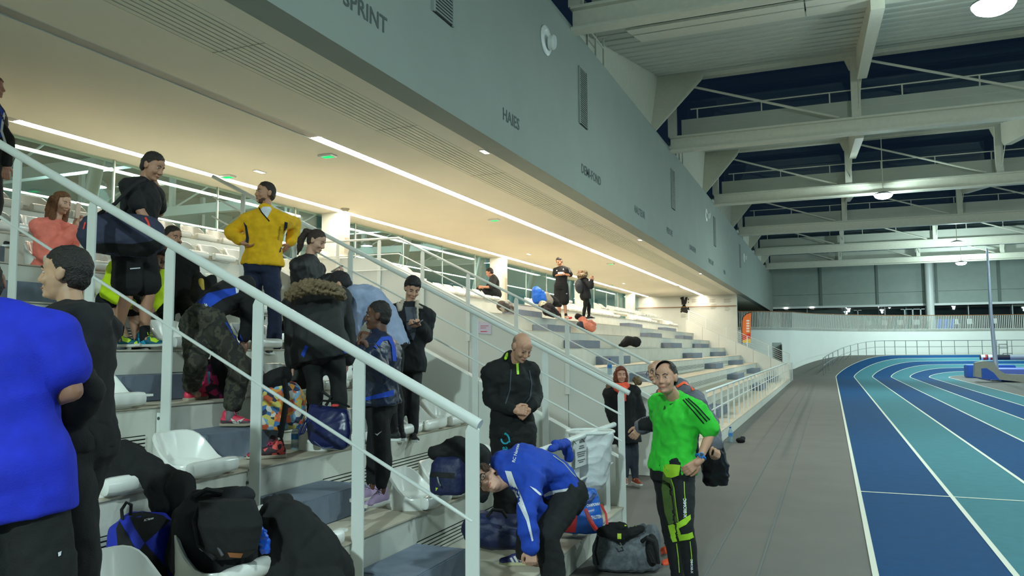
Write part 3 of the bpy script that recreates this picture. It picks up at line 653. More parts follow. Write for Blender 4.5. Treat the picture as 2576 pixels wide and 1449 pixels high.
# ================= soft shapes: overlapping volumes fused into one surface =================
SPH = None
def _sphere(nu=16, nv=10):
    vs = [(0, 0, 1)]; fs = []
    for i in range(1, nv):
        t = PI * i / nv
        vs += [(math.sin(t)*math.cos(2*PI*k/nu), math.sin(t)*math.sin(2*PI*k/nu), math.cos(t)) for k in range(nu)]
    vs.append((0, 0, -1))
    for k in range(nu): fs.append((0, 1+k, 1+(k+1)%nu))
    for i in range(nv-2):
        for k in range(nu): fs.append((1+i*nu+k, 1+(i+1)*nu+k, 1+(i+1)*nu+(k+1)%nu, 1+i*nu+(k+1)%nu))
    b = 1+(nv-2)*nu
    for k in range(nu): fs.append((b+k, len(vs)-1, b+(k+1)%nu))
    return np.array(vs), fs
SPH = _sphere()
A = lambda *p: np.array(p, float)
def basis(front, up):
    f = _n(front); u = np.array(up, float); u = _n(u - f * u.dot(f)); l = np.cross(u, f); return np.array([l, f, u])   # rows: left, front, up
def ell(c, r, B=None):
    v = SPH[0] * np.array(r, float)
    if B is not None: v = v @ B
    return v + np.array(c, float), SPH[1]
def cap(p, r, q, s, n=14):
    p = np.array(p, float); q = np.array(q, float); d = q - p; L = np.linalg.norm(d)
    if L < 1e-6: return ell(p, (max(r, s),)*3)
    t = d / L; a = _n(np.cross(t, [0, 0, 1] if abs(t[2]) < .9 else [1, 0, 0])); b = np.cross(a, t)
    prof = [(-r*math.cos(x), r*math.sin(x)) for x in (.25, .7, 1.15, 1.5708)] + [(L + s*math.sin(x), s*math.cos(x)) for x in (0, .42, .87, 1.32)]
    vs = [p - t*r]; fs = []
    for (h, w) in prof: vs += [p + t*h + w*(math.cos(2*PI*k/n)*a - math.sin(2*PI*k/n)*b) for k in range(n)]
    vs.append(q + t*s); m = len(prof)
    for k in range(n): fs.append((0, 1+(k+1)%n, 1+k))
    for i in range(m-1):
        for k in range(n): fs.append((1+i*n+k, 1+i*n+(k+1)%n, 1+(i+1)*n+(k+1)%n, 1+(i+1)*n+k))
    e = 1+(m-1)*n
    for k in range(n): fs.append((e+k, e+(k+1)%n, len(vs)-1))
    return np.array(vs), fs
def loft(rings, n=20, ex=2.4):              # rings: (centre, half-axis a, half-axis b)
    vs = []; fs = []
    for (c, a, b) in rings:
        c, a, b = (np.array(q, float) for q in (c, a, b))
        for k in range(n):
            w = 2*PI*k/n; x, y = math.cos(w), math.sin(w)
            x = math.copysign(abs(x)**(2/ex), x); y = math.copysign(abs(y)**(2/ex), y)
            vs.append(c + a*x + b*y)
    m = len(rings)
    for i in range(m-1):
        for k in range(n): fs.append((i*n+k, i*n+(k+1)%n, (i+1)*n+(k+1)%n, (i+1)*n+k))
    fs += [tuple(range(n))[::-1], tuple(range((m-1)*n, m*n))]
    return np.array(vs), fs
def bx(c, ax, ay, az):
    m = MB().obox(c, ax, ay, az); return np.array(m.v), m.f
def poly(pts, r):                            # chain of capsules
    rr = r if hasattr(r, '__len__') else [r]*len(pts)
    return [cap(pts[i], rr[i], pts[i+1], rr[i+1]) for i in range(len(pts)-1)]
def folds(v, nrm, amp, freq, seed):
    r = np.random.default_rng(seed); out = np.zeros(len(v)); w = v.copy()
    for _ in range(3): w += .25/freq * np.sin((v @ r.normal(size=(3, 3))) * freq * 1.3 + r.uniform(0, 6, 3))
    tot = 0
    for o in range(7):
        k = _n(r.normal(size=3) * A(1, 1, .8)) * freq * (1.0 + .55*o); a = 1/(1+.5*o); tot += a
        s = np.sin(w @ k + r.uniform(0, 6)); out += a * (1 - 2*np.abs(s)**.8 if o % 2 else s)
    return v + nrm * (amp * out / tot * 1.6)[:, None]
def _eval(prims, voxel, it):
    vs = []; fs = []; b = 0
    for (v, f) in prims:
        vs.append(v); fs += [tuple(i + b for i in q) for q in f]; b += len(v)
    me = bpy.data.meshes.new('tmp'); me.from_pydata(np.concatenate(vs).tolist(), [], fs)
    bm = bmesh.new(); bm.from_mesh(me); 
    for q in (0,): bmesh.ops.recalc_face_normals(bm, faces=bm.faces)
    bm.to_mesh(me); bm.free()
    o = bpy.data.objects.new('tmp', me); COL.objects.link(o)
    md = o.modifiers.new('r', 'REMESH'); md.mode = 'VOXEL'; md.voxel_size = voxel
    if it: sm = o.modifiers.new('s', 'SMOOTH'); sm.factor = .5; sm.iterations = it
    dg = bpy.context.evaluated_depsgraph_get(); ev = o.evaluated_get(dg); m2 = ev.to_mesh()
    n = len(m2.vertices); v = np.empty(n*3); m2.vertices.foreach_get('co', v); v = v.reshape(-1, 3)
    nr = np.empty(n*3); m2.vertices.foreach_get('normal', nr); nr = nr.reshape(-1, 3)
    nl = len(m2.loops); li = np.empty(nl, dtype=np.int32); m2.loops.foreach_get('vertex_index', li)
    npol = len(m2.polygons); st = np.empty(npol, dtype=np.int32); m2.polygons.foreach_get('loop_total', st)
    ev.to_mesh_clear(); bpy.data.objects.remove(o); bpy.data.meshes.remove(me)
    return v, nr, li, st
def soft(name, pieces, m, parent=None, mats=None, region=None, cut=None, **k):
    """pieces: [(prims, voxel, smoothing, fold amplitude, fold frequency)] fused each, then joined into one mesh."""
    V = []; LI = []; ST = []; b = 0
    for i, pc in enumerate(pieces):
        prims, vox, it = pc[:3]; amp, fr = (pc[3], pc[4]) if len(pc) > 3 else (0, 1)
        v, nr, li, st = _eval(prims, vox, it)
        if amp: v = folds(v, nr, amp, fr, sum(map(ord, name)) % 1000 + i + len(v) % 97)
        V.append(v); LI.append(li + b); ST.append(st); b += len(v)
    V = np.concatenate(V); LI = np.concatenate(LI); ST = np.concatenate(ST)
    me = bpy.data.meshes.new(name)
    me.vertices.add(len(V)); me.vertices.foreach_set('co', V.ravel())
    me.loops.add(len(LI)); me.loops.foreach_set('vertex_index', LI)
    me.polygons.add(len(ST)); s = np.zeros(len(ST), dtype=np.int32); s[1:] = np.cumsum(ST)[:-1]
    me.polygons.foreach_set('loop_start', s)
    me.update(calc_edges=True); me.validate()
    if mats and region:
        for q in mats: me.materials.append(q)
        c = np.empty(len(me.polygons)*3); me.polygons.foreach_get('center', c); c = c.reshape(-1, 3)
        me.polygons.foreach_set('material_index', np.array(region(c), dtype=np.int32))
    me.shade_smooth()
    if cut is not None:
        bm = bmesh.new(); bm.from_mesh(me)
        dead = [f for f in bm.faces if cut(np.array(f.calc_center_median()))]; bmesh.ops.delete(bm, geom=dead, context='FACES'); bm.to_mesh(me); bm.free()
    return link(name, me, None if mats else m, parent, **k)
def bvh(objs):
    vs = []; fs = []
    for o in objs:
        b = len(vs); vs += [v.co.copy() for v in o.data.vertices]; fs += [[i + b for i in p.vertices] for p in o.data.polygons]
    return BVHTree.FromPolygons(vs, fs)
def _hit(tree, px, py, off):
    d = Vector(RW @ A((px-CX)/F_PX, -(py-CY)/F_PX, 1)).normalized()
    h = tree.ray_cast(Vector(O_), d)
    if h[0] is None: return None
    return np.array(h[0]) - np.array(d) * off
def decal(name, polys, targets, m, parent=None, off=.004, step=7, **k):
    """Flat print on cloth: polygons laid onto the garment's own surface."""
    groups = []
    for pl in polys:
        q = np.array(pl); b = [q[:, 0].min() - 2, q[:, 0].max() + 2, q[:, 1].min() - 2, q[:, 1].max() + 2]; hitg = [g for g in groups if any(b[0] < c[1] and b[1] > c[0] and b[2] < c[3] and b[3] > c[2] for c in g[1])]
        ng = [[pl], [b]]
        for g in hitg: ng[0] += g[0]; ng[1] += g[1]; groups.remove(g)
        groups.append(ng)
    if len(groups) > 1:
        for g in groups: decal(name, g[0], targets, m, parent, off, step, **k)
        return None
    tree = bvh(targets); mb = MB()
    for pl in polys:
        bm = bmesh.new(); f = bm.faces.new([bm.verts.new((x, y, 0)) for x, y in pl]); bmesh.ops.triangulate(bm, faces=[f])
        for _ in range(6):
            long = [e for e in bm.edges if e.calc_length() > step]
            if not long: break
            bmesh.ops.subdivide_edges(bm, edges=long, cuts=1); bmesh.ops.triangulate(bm, faces=[q for q in bm.faces if len(q.verts) > 3])
        bm.verts.ensure_lookup_table(); idx = {}; vs = []
        for v in bm.verts:
            h = _hit(tree, v.co.x, v.co.y, off)
            if h is not None: idx[v.index] = len(vs); vs.append(h)
        fs = []
        for q in bm.faces:
            if all(v.index in idx for v in q.verts):
                t = tuple(idx[v.index] for v in q.verts)
                if max(np.linalg.norm(vs[t[i]] - vs[t[i-1]]) for i in range(3)) < .09: fs.append(t)
        bm.free()
        if fs: mb.add(vs, fs)
    if not mb.v: return None
    V = np.array(mb.v); lab = list(range(len(mb.f)))        # one object for each patch that stands apart
    cen = np.array([V[list(f)].mean(0) for f in mb.f]); seen = np.zeros(len(cen), bool); out = None
    while not seen.all():
        i0 = int(np.argmin(seen)); grp = [i0]; seen[i0] = True; st = [i0]
        while st:
            q = st.pop(); nb = np.where((~seen) & (np.linalg.norm(cen - cen[q], axis=1) < .045 + .004*step))[0]
            seen[nb] = True; grp += list(nb); st += list(nb)
        if len(grp) < 2 and len(cen) > 4: continue
        fs = [mb.f[i] for i in grp]; used = sorted({j for f in fs for j in f}); mp = {j: n for n, j in enumerate(used)}
        me = MB().add([mb.v[j] for j in used], [tuple(mp[j] for j in f) for f in fs]).mesh(name); me.shade_smooth(); out = link(name, me, m, parent, **k)
    return out
def stroke(pts, w):                          # polyline -> quads in picture units
    out = []
    for (x0, y0), (x1, y1) in zip(pts[:-1], pts[1:]):
        L = math.hypot(x1-x0, y1-y0) or 1; nx, ny = -(y1-y0)/L*w/2, (x1-x0)/L*w/2; ex, ey = (x1-x0)/L*w*.3, (y1-y0)/L*w*.3
        out.append([(x0+nx-ex, y0+ny-ey), (x1+nx+ex, y1+ny+ey), (x1-nx+ex, y1-ny+ey), (x0-nx-ex, y0-ny-ey)])
    return out
def decal_text(name, body, o, u, v, targets, m, parent=None, off=.005, bold=.02, **k):
    me = text_mesh(body, 1, bold); tree = bvh(targets); vs = []; ok = []
    for p in me.vertices:
        h = _hit(tree, o[0] + p.co.x*u[0] + p.co.y*v[0], o[1] + p.co.x*u[1] + p.co.y*v[1], off); ok.append(h is not None); vs.append(h if h is not None else A(0, 0, 0))
    fs = [tuple(p.vertices) for p in me.polygons if all(ok[i] for i in p.vertices)]
    bpy.data.meshes.remove(me)
    if not fs: return None
    used = sorted({i for f in fs for i in f}); mp = {i: j for j, i in enumerate(used)}
    me = MB().add([vs[i] for i in used], [tuple(mp[i] for i in f) for f in fs]).mesh(name); return link(name, me, m, parent, **k)

# ================= people =================
RH = _n(A(R_[0], R_[1], 0)); FH = _n(A(F_[0], F_[1], 0)); UP = A(0, 0, 1)
def facing(yaw, pitch=0):
    a = math.radians(yaw); p = math.radians(pitch)
    f = math.sin(a)*RH - math.cos(a)*FH; return f*math.cos(p) + UP*math.sin(p)
def leftof(yaw): a = math.radians(yaw); return math.cos(a)*RH + math.sin(a)*FH
def par_dot(par, v): return (par - O_).dot(FH)/v.dot(FH)
def solve(par, j, L):                        # joint on the sight line of j=(x, y, sign) at distance L from its parent joint
    if len(j) == 4: return np.array(j[1:], float)           # ('w', x, y, z)
    v = RW @ A((j[0]-CX)/F_PX, -(j[1]-CY)/F_PX, 1); q = O_ - par
    a = v.dot(v); b = 2*v.dot(q); c = q.dot(q) - L*L; dsc = b*b - 4*a*c
    if j[2] == 0: d = par_dot(par, v)
    elif dsc <= 0: d = -b/(2*a)
    else: d = (-b + (1 if j[2] > 0 else -1)*math.sqrt(dsc))/(2*a)
    return O_ + v*d
EYEW = mat('eye_white', (214, 210, 204), .3); EYED = mat('eye_dark', (40, 32, 26), .25)
def skin(c): return mat('skin_%d_%d_%d' % c, c, .55, noise=.05, scale=30)
def cloth(c, rough=.85, key=None, bump=.25, sheen=0):
    if max(c) < 50: c = tuple(int(v*.62) for v in c)
    return mat('cloth_%d_%d_%d' % c + (key or ''), c, rough, noise=.12, scale=14, bump=bump, bscale=180, sheen=sheen)
def hairm(c): return mat('hair_%d_%d_%d' % c, c, .6, noise=.35, scale=60, bump=.8, bscale=140)
def hand_prims(w, dr, palm, thumb_side, curl=.5, s=1.0, spread=.0):
    """palm: where the palm looks; thumb_side: direction across the palm on which the thumb sits."""
    dr = _n(dr); palm = _n(palm - dr*np.dot(palm, dr)); ac = np.cross(dr, palm)
    if ac.dot(thumb_side) < 0: ac = -ac
    P_ = [cap(w - dr*.02*s, .027*s, w + dr*.02*s, .029*s)]
    kn = w + dr*.085*s
    for o in (.026, .009, -.009, -.026): P_.append(cap(w + dr*.02*s + ac*o*.7*s, .014*s, kn + ac*o*s, .0125*s))
    for o, L in ((.030, .072), (.010, .080), (-.010, .075), (-.029, .060)):
        p0 = kn + ac*o*s; d = dr + ac*o*spread*12
        pts = [p0]; ang = 0
        for i, fr in enumerate((.45, .32, .23)):
            ang += curl*(.9 if i == 0 else 1.1)
            pts.append(pts[-1] + (math.cos(ang)*_n(d) + math.sin(ang)*palm)*L*fr*s)
        P_ += poly(pts, [.0105*s, .0098*s, .009*s, .0078*s])
    b0 = w + dr*.025*s + ac*.030*s
    t1 = b0 + (dr*.028 + ac*.022 + palm*.012)*s; t2 = t1 + (dr*.030 + ac*.004 + palm*(.012 + .012*curl))*s; t3 = t2 + (dr*.022 - ac*.006*curl + palm*.008)*s
    P_ += poly([b0, t1, t2, t3], [.014*s, .0125*s, .0115*s, .0095*s])
    return P_
def head_prims(c, B, s, ears=True, beard=0):
    """B rows: left, front, up. c: middle of the head."""
    g = lambda x, y, z: c + (A(x, y, z)*s) @ B
    e = lambda x, y, z, a, b, d: ell(g(x, y, z), (a*s, b*s, d*s), B)
    P_ = [e(0, -.014, .032, .074, .092, .086), e(0, .024, -.018, .064, .066, .088), e(0, .044, -.083, .036, .036, .030), e(0, .02, -.065, .054, .05, .05),
          e(0, .066, .045, .05, .025, .045), cap(g(-.03, .082, .022), .011*s, g(.03, .082, .022), .011*s),
          cap(g(0, .090, .012), .009*s, g(0, .106, -.026), .0125*s), e(-.011, .096, -.032, .009, .011, .008), e(.011, .096, -.032, .009, .011, .008),
          e(-.038, .068, -.028, .022, .02, .022), e(.038, .068, -.028, .022, .02, .022),
          e(0, .084, -.058, .024, .012, .0075), e(0, .083, -.070, .020, .012, .0075), e(0, .078, -.092, .018, .014, .014)]
    if ears:
        for q in (-1, 1): P_ += [e(q*.074, -.006, .0, .011, .022, .032), e(q*.078, -.014, .012, .008, .016, .020)]
    return P_
def face_bits(c, B, s, par, brow, lip, closed=False, smile=0, glasses=False, teeth=False):
    g = lambda x, y, z: c + (A(x, y, z)*s) @ B
    for q in (-1, 1):
        if not closed:
            mb = MB(); v, f = ell(g(q*.031, .0775, .006), (.0125*s, .0068*s, .0048*s), B); mb.add(v, f); ew = mb.build('eye', EYEW, par, smooth=True)
            v, f = ell(g(q*.031 , .0820, .006), (.0048*s, .0030*s, .0047*s), B); MB().add(v, f).build('iris', EYED, ew, smooth=True)
        else:
            v, f = ell(g(q*.031, .081, .002), (.014*s, .005*s, .0022*s), B); MB().add(v, f).build('eyelid', EYED, par, smooth=True)
        pts = [g(q*.012, .092, .024), g(q*.030, .091, .032), g(q*.047, .079, .026)]
        MB().tube(pts, [.0035*s, .0042*s, .0022*s], 8).build('eyebrow', brow, par, smooth=True)
    pts = [g(x, .094 - abs(x)*abs(x)*14, -.0635 + smile*abs(x)*.35) for x in (-.024, -.012, 0, .012, .024)]
    MB().tube(pts, [.0022*s, .0045*s, .005*s, .0045*s, .0022*s], 8).build('mouth', lip, par, smooth=True)
    if glasses:
        gm = mat('spectacle_frame', (30, 30, 34), .3); sp = None
        for q in (-1, 1):
            pts = [g(q*.033 + .022*math.cos(t), .099, .004 + .017*math.sin(t)) for t in [i*PI/8 for i in range(17)]]
            o = MB().tube(pts, .0022*s, 6).tube([g(q*.055, .098, .008), g(q*.078, .0, .012)], .002*s, 6).build('spectacle_rim', gm, par)
        MB().tube([g(-.011, .099, .008), g(.011, .099, .008)], .002*s, 6).build('spectacle_bridge', gm, par)
SHOE_N = 0
def shoe(par, ankle, dirv, upv, s, upper, sole, lace=None, tag=None, stripes=None):
    d = _n(dirv); u = np.array(upv, float); u = _n(u - d*u.dot(d)); l = np.cross(u, d); base = ankle - u*.085*s
    g = lambda x, y, z: base + (l*x + d*y + u*z)*s
    B = np.array([l, d, u])
    P_ = [ell(g(0, -.045, .045), (.034*s, .035*s, .045*s), B), cap(g(0, -.03, .05), .034*s, g(0, .06, .045), .036*s), cap(g(0, .05, .042), .036*s, g(0, .15, .030), .030*s),
          ell(g(.006, .165, .028), (.040*s, .042*s, .026*s), B), cap(g(0, -.02, .075), .036*s, g(0, -.03, .10), .035*s), cap(g(0, .02, .07), .028*s, g(0, .10, .05), .03*s)]
    o = soft('shoe', [(P_, .007, 4)], upper, par, label=tag)
    rg = []
    pr = [(-.082, .02), (-.075, .032), (-.04, .037), (.02, .034), (.08, .041), (.14, .046), (.185, .036), (.205, .018)]
    rg = [(g(.002, y, .012 + (.006 if y > .18 else 0)), l*w*s, u*.014*s) for (y, w) in pr]
    v, f = loft(rg, 14, 4); MB().add(v, f).build('sole', sole, o, smooth=True)
    if lace is not None:
        mb = MB()
        for i in range(5):
            y = .03 + i*.019; z = .104 - i*.010
            mb.tube([g(-.022, y, z - .008), g(0, y + .004, z), g(.022, y, z - .008)], .0035*s, 6)
        mb.tube([g(0, .03, .106), g(.03, .045, .125), g(.035, .06, .10), g(0, .035, .108), g(-.03, .05, .125), g(-.035, .06, .10)], .0028*s, 6)
        mb.build('lace', lace, o, smooth=True)
    return o
def person(label, depth, H, pel, neck, head, yaw, face=None, arms=None, legs=None, skin_c=(176, 132, 108), hair=None, hair_c=(40, 30, 24), top=None, bottom=None, shoes=None,
           fine=True, mid=None, hs=1.0, sw=1.0, bulk=1.0, headroll=0, bits=True, closed=False, smile=.2, glasses=False, dz=0, group=None, name='person', shx=0):
    s = H/1.75; P = {}
    pelp = W(pel[0], pel[1], depth) if len(pel) < 4 else A(*pel[1:])
    nk = solve(pelp, neck, .54*s); 
    t = _n(nk - pelp); lf = leftof(yaw); lf = _n(lf - t*lf.dot(t)); fr = np.cross(lf, t)
    hd = solve(nk, head, .215*s)
    fy = face if face else (yaw, 0)
    fdir = facing(*fy); hup = (hd - nk); 
    if abs(_n(hup).dot(fdir)) > .75: hup = UP if abs(fdir[2]) < .75 else facing(fy[0])
    else: hup = _n(hup)*.6 + UP*.4
    HB = basis(fdir, hup)
    if headroll:
        a = math.radians(headroll); l2 = HB[0]*math.cos(a) + HB[2]*math.sin(a); u2 = HB[2]*math.cos(a) - HB[0]*math.sin(a); HB = np.array([l2, HB[1], u2])
    sp = [pelp + (nk - pelp)*q for q in (0, .25, .5, .75, 1)]
    if mid is not None:
        md = W(mid[0], mid[1], depth + mid[2]); sp = [(1-q)**2*pelp + 2*q*(1-q)*md + q*q*nk for q in (0, .25, .5, .75, 1)]
    tg = [_n(sp[min(i+1, 4)] - sp[max(i-1, 0)]) for i in range(5)]
    frs = [np.cross(lf, q) for q in tg]
    root_p = pelp.copy(); zmin = None
    sh = {q: sp[4] - tg[4]*.068*s + lf*(q*.178*s*sw) + fr*shx for q in (1, -1)}
    hp = {q: pelp + lf*(q*.088*s) for q in (1, -1)}
    def dims(add, flare=0):
        w = [.165, .150, .150, .170, .085]; dpt = [.118, .103, .105, .118, .075]
        return [(sp[i], lf*(w[i]*s*sw*bulk + add + (flare if i == 0 else 0)), frs[i]*(dpt[i]*s*bulk + add)) for i in range(5)]
    def torso(add, hem=.05, flare=0, collar=0):
        rg = dims(add, flare)
        c0 = pelp - tg[0]*hem*s
        rg = [(c0, rg[0][1]*.98, rg[0][2]*.98)] + rg
        up = sp[4] - tg[4]*.085*s
        rg.insert(-1, (up, lf*(.146*s*sw*bulk + add*.8), frs[4]*(.108*s*bulk + add)))
        P_ = [loft(rg)]
        if hem >= .1: P_.append(ell(pelp - fr*.032*s - t*.02*s, (.158*s + add, .104*s + add + .008, .11*s + add), np.array([lf, fr, t])))
        for q in (1, -1):
            P_ += [cap(sp[4] + tg[4]*.0, .058*s + add, sh[q], .064*s*bulk + add), ell(sh[q] - tg[4]*.06*s - lf*q*.055*s, ((.066*s+add),)*3)]
        if collar: P_.append(cap(sp[4] - tg[4]*.02*s, .07*s + add*.6, sp[4] + tg[4]*collar + fr*.012, .062*s + add*.5))
        return P_
    AR = {}; LG = {}
    for q, a in ((1, (arms or {}).get('L')), (-1, (arms or {}).get('R'))):
        if a is None: a = None
        if a is None: continue
        el = solve(sh[q], a[0], .295*s); wr = solve(el, a[1], .255*s); o = a[2] if len(a) > 2 else {}
        AR[q] = (sh[q], el, wr, o)
    for q, a in ((1, (legs or {}).get('L')), (-1, (legs or {}).get('R'))):
        if a is None: continue
        kn = solve(hp[q], a[0], .435*s); an = solve(kn, a[1], .425*s); o = a[2] if len(a) > 2 else {}
        LG[q] = (hp[q], kn, an, o)
    def limb_arm(q, add, upto=1.0, cuff=0):
        S_, E_, Wr, o = AR[q]; P_ = [cap(S_, .058*s*bulk + add, (S_+E_)/2, .050*s*bulk + add), cap((S_+E_)/2, .050*s*bulk + add, E_, .042*s*bulk + add)]
        if upto <= .5: return [cap(S_, .060*s*bulk + add, S_ + (E_-S_)*upto*2, .054*s*bulk + add*1.25)]
        e = E_ + (Wr - E_)*(upto - .5)*2
        P_ += [cap(E_, .042*s*bulk + add, E_ + (e-E_)*.4, .042*s*bulk + add), cap(E_ + (e-E_)*.4, .042*s*bulk + add, e, .028*s + add + cuff)]
        return P_
    def limb_leg(q, add, upto=1.0, fl=0):
        S_, K_, N_, o = LG[q]; m_ = (S_+K_)/2; B_ = [cap(S_, .086*s*bulk + add, m_, .076*s*bulk + add)]
        if upto <= .5:
            e = S_ + (K_-S_)*upto*2; return [cap(S_, .088*s*bulk + add, e, .074*s*bulk + add + fl)]
        B_.append(cap(m_, .076*s*bulk + add, K_, .056*s*bulk + add))
        d = _n(N_-K_); e = K_ + (N_-K_)*(upto - .5)*2
        cf = _n(np.cross(d, lf)); cf = -cf if cf.dot(fr) > 0 else cf
        B_ += [cap(K_, .056*s*bulk + add, K_ + (e-K_)*.35 + cf*.012*s, .056*s*bulk + add), cap(K_ + (e-K_)*.35 + cf*.012*s, .056*s*bulk + add, e, .037*s + add + fl)]
        return B_
    ground = min([LG[q][2][2] for q in LG] + [pelp[2] - .5 if not LG else 9]) - .085*s
    root = empty(name, (pelp[0], pelp[1], ground), label, 'person', group)
    SK = skin(skin_c); vox = .0135 if fine else .017
    # ---- one body ----
    body = torso(-.006, .08)[:]
    for q in AR: body += limb_arm(q, -.004)
    for q in LG: body += limb_leg(q, -.004) + [cap(LG[q][2], .035*s, LG[q][2] - UP*.04*s + facing(yaw)*.05, .03*s)]
    hp_ = head_prims(hd, HB, s*1.0*hs)
    nb = hd + (A(0, -.018, -.07)*s*hs) @ HB
    hp_ += [cap(nk - t*.03*s, .056*s, nb, .051*s*hs), cap(nk - t*.05*s, .07*s, nk + t*.0, .055*s)]
    pieces = [(body, vox, 4), (hp_, 0.0055 if fine else .009, 3)]
    for q in AR:
        S_, E_, Wr, o = AR[q]
        if o.get('nohand'): continue
        dr = o.get('dir'); dr = _n(Wr - E_) if dr is None else _n(dr)
        palm = o.get('palm'); palm = -lf*q if palm is None else palm
        th = o.get('thumb'); th = fr + UP*.01 if th is None else th
        pieces.append((hand_prims(Wr, dr, palm, th, o.get('curl', .35), s*o.get('hsc', 1.0)), .0046 if fine else .007, 2))
    bd = soft('body', pieces, SK, root)
    out = dict(root=root, body=bd, sp=sp, sh=sh, hp=hp, AR=AR, LG=LG, HB=HB, hd=hd, t=t, lf=lf, fr=fr, s=s, nk=nk, hs=hs)
    lip = mat('lip_%d' % skin_c[0], tuple(int(v*f) for v, f in zip(skin_c, (.86, .66, .66))), .5)
    if bits: face_bits(hd, HB, s*hs, root, hairm(hair_c), lip, closed, smile, glasses)
    # ---- clothing ----
    if bottom:
        b = dict(bottom); add = b.get('add', .018); P_ = [loft([(pelp - t*.10*s, lf*(.16*s*bulk+add), fr*(.11*s*bulk+add)), (pelp, lf*(.172*s*bulk*sw+add), fr*(.122*s*bulk+add)), (pelp + t*.10*s, lf*(.15*s*bulk+add), fr*(.108*s*bulk+add))])]
        seat_ = pelp - fr*.03*s; P_.append(ell(seat_, (.155*s+add, .10*s+add, .10*s+add), np.array([lf, fr, t])))
        for q in LG: P_ += limb_leg(q, add, b.get('upto', .97), b.get('flare', .006))
        out['bottom'] = soft(b.get('name', 'trousers'), [(P_, vox, 4, b.get('fold', .005), b.get('ff', 26))], b['m'], root, mats=b.get('mats'), region=b.get('region'))
    if top:
        b = dict(top); add = b.get('add', .016); P_ = torso(add, b.get('hem', .10), b.get('flare', .0), b.get('collar', 0))
        for q in AR:
            u = b.get('sleeve', .96)
            if u: P_ += limb_arm(q, add*(.8 if u > .5 else 1.0), u, b.get('cuff', .006))
        if b.get('hood'):
            hb = sp[4] - fr*.07*s - t*.0; P_ += [cap(hb + lf*.08*s, .055*s, hb - lf*.08*s, .055*s), ell(hb - fr*.03*s - t*.07*s, (.10*s, .05*s, .10*s), np.array([lf, fr, t]))]
        if b.get('extra'): P_ += b['extra'](out)
        out['top'] = soft(b.get('name', 'jacket'), [(P_, vox, 4, b.get('fold', .006), b.get('ff', 22))], b['m'], root, mats=b.get('mats'), region=b.get('region'))
    if shoes:
        for q in LG:
            o = LG[q][3]; fy_ = o.get('foot', yaw)
            fd = facing(fy_, o.get('tip', 0))
            shoe(root, LG[q][2], fd, UP, s*o.get('fs', 1.0), shoes['m'], shoes.get('sole', STEEL), shoes.get('lace'))
            if shoes.get('sock'): soft('sock', [([cap(LG[q][2] - UP*.02, .042*s, LG[q][2] + _n(LG[q][1]-LG[q][2])*shoes.get('sockh', .06)*s, .043*s)], .006, 2)], shoes['sock'], root)
    # ---- hair ----
    if hair:
        g = lambda x, y, z: hd + (A(x, y, z)*s*hs) @ HB; k = s*hs
        e = lambda x, y, z, a, b_, d: ell(g(x, y, z), (a*k, b_*k, d*k), HB)
        HP = []; LK = []; amp, ff = .003, 80
        vv = {'short': .009, 'crop': .005, 'medium': .015, 'afro': .020, 'long': .011, 'pony': .008, 'bob': .014, 'receding': .007, 'bald_sides': .003}[hair]
        HP = [e(0, -.014, .032, .074+vv, .092+vv, .086+vv), e(0, -.044, -.012, .064+vv, .050+vv, .06), e(0, -.01, .06, .070+vv, .085+vv, .07+vv*.8)]
        if hair == 'afro': HP += [e(0, -.02, .07, .098, .10, .085)]
        if hair in ('medium', 'bob'): HP += [cap(g(-.045, .072, .085), .016*k, g(.045, .072, .085), .016*k)]
        def cut(p):
            x, y, z = (HB @ (p - hd))/k
            if hair == 'receding': fr_ = .044 if abs(x) > .052 else .022 + .25*max(0, .03 - abs(x))
            elif hair == 'bald_sides': return z > .062 or (y > -.015 and z > .03) or y > .012 or z < -.07 or (y > -.035 and z < -.03)
            else: fr_ = 9
            if hair == 'receding' and y > fr_ and z > .03: return True
            zl = .070 if hair != 'medium' else .060
            if y > .042: return z < zl
            if y > -.012: return z < zl - (.042 - y)/.054*(zl + .012)
            if y > -.032: return z < -.030
            return z < -.085
        if hair in ('long', 'bob'):
            L = -.27 if hair == 'long' else -.11
            for q in (-1, 1):
                LK += poly([g(q*.066, .02, .07), g(q*.078, .01, .0), g(q*.078, .0, -.05), g(q*.075, .01, L*.7), g(q*.06, .02, L)], [.02*k, .026*k, .034*k, .034*k, .020*k])
                LK += poly([g(q*.05, -.06, .02), g(q*.06, -.06, -.06), g(q*.06, -.055, L)], [.05*k, .05*k, .03*k])
            LK += poly([g(0, -.08, .02), g(0, -.085, -.08), g(0, -.075, L)], [.05*k, .055*k, .035*k])
        if hair == 'pony':
            LK += poly([g(0, -.10, .075), g(0, -.15, .06), g(0, -.165, -.03), g(0.01, -.15, -.13), g(.01, -.135, -.2)], [.028*k, .034*k, .04*k, .034*k, .012*k])
        if LK: soft('hair_lock', [(LK, .0055 if fine else .009, 3, .005, 60)], hairm(hair_c), root)
        out['hair'] = soft('hair', [(HP, .0050 if fine else .009, 3, amp, ff)], hairm(hair_c), root, cut=cut)
    return out
def phone(p, up, face, label, sc=1.0, col=(30, 30, 34)):
    up = _n(up); f = _n(face - up*np.dot(face, up)); l = np.cross(up, f)
    e = empty('phone', p, label, 'phone')
    MB().obox(p, l*.036*sc, up*.072*sc, f*.0045*sc).build('case', mat('phone_case_%d' % col[0], col, .4), e, bevel=.003)
    MB().obox(p + f*.0048*sc, l*.032*sc, up*.065*sc, f*.0004).build('screen', mat('phone_screen', (24, 26, 30), .15), e)
    return e
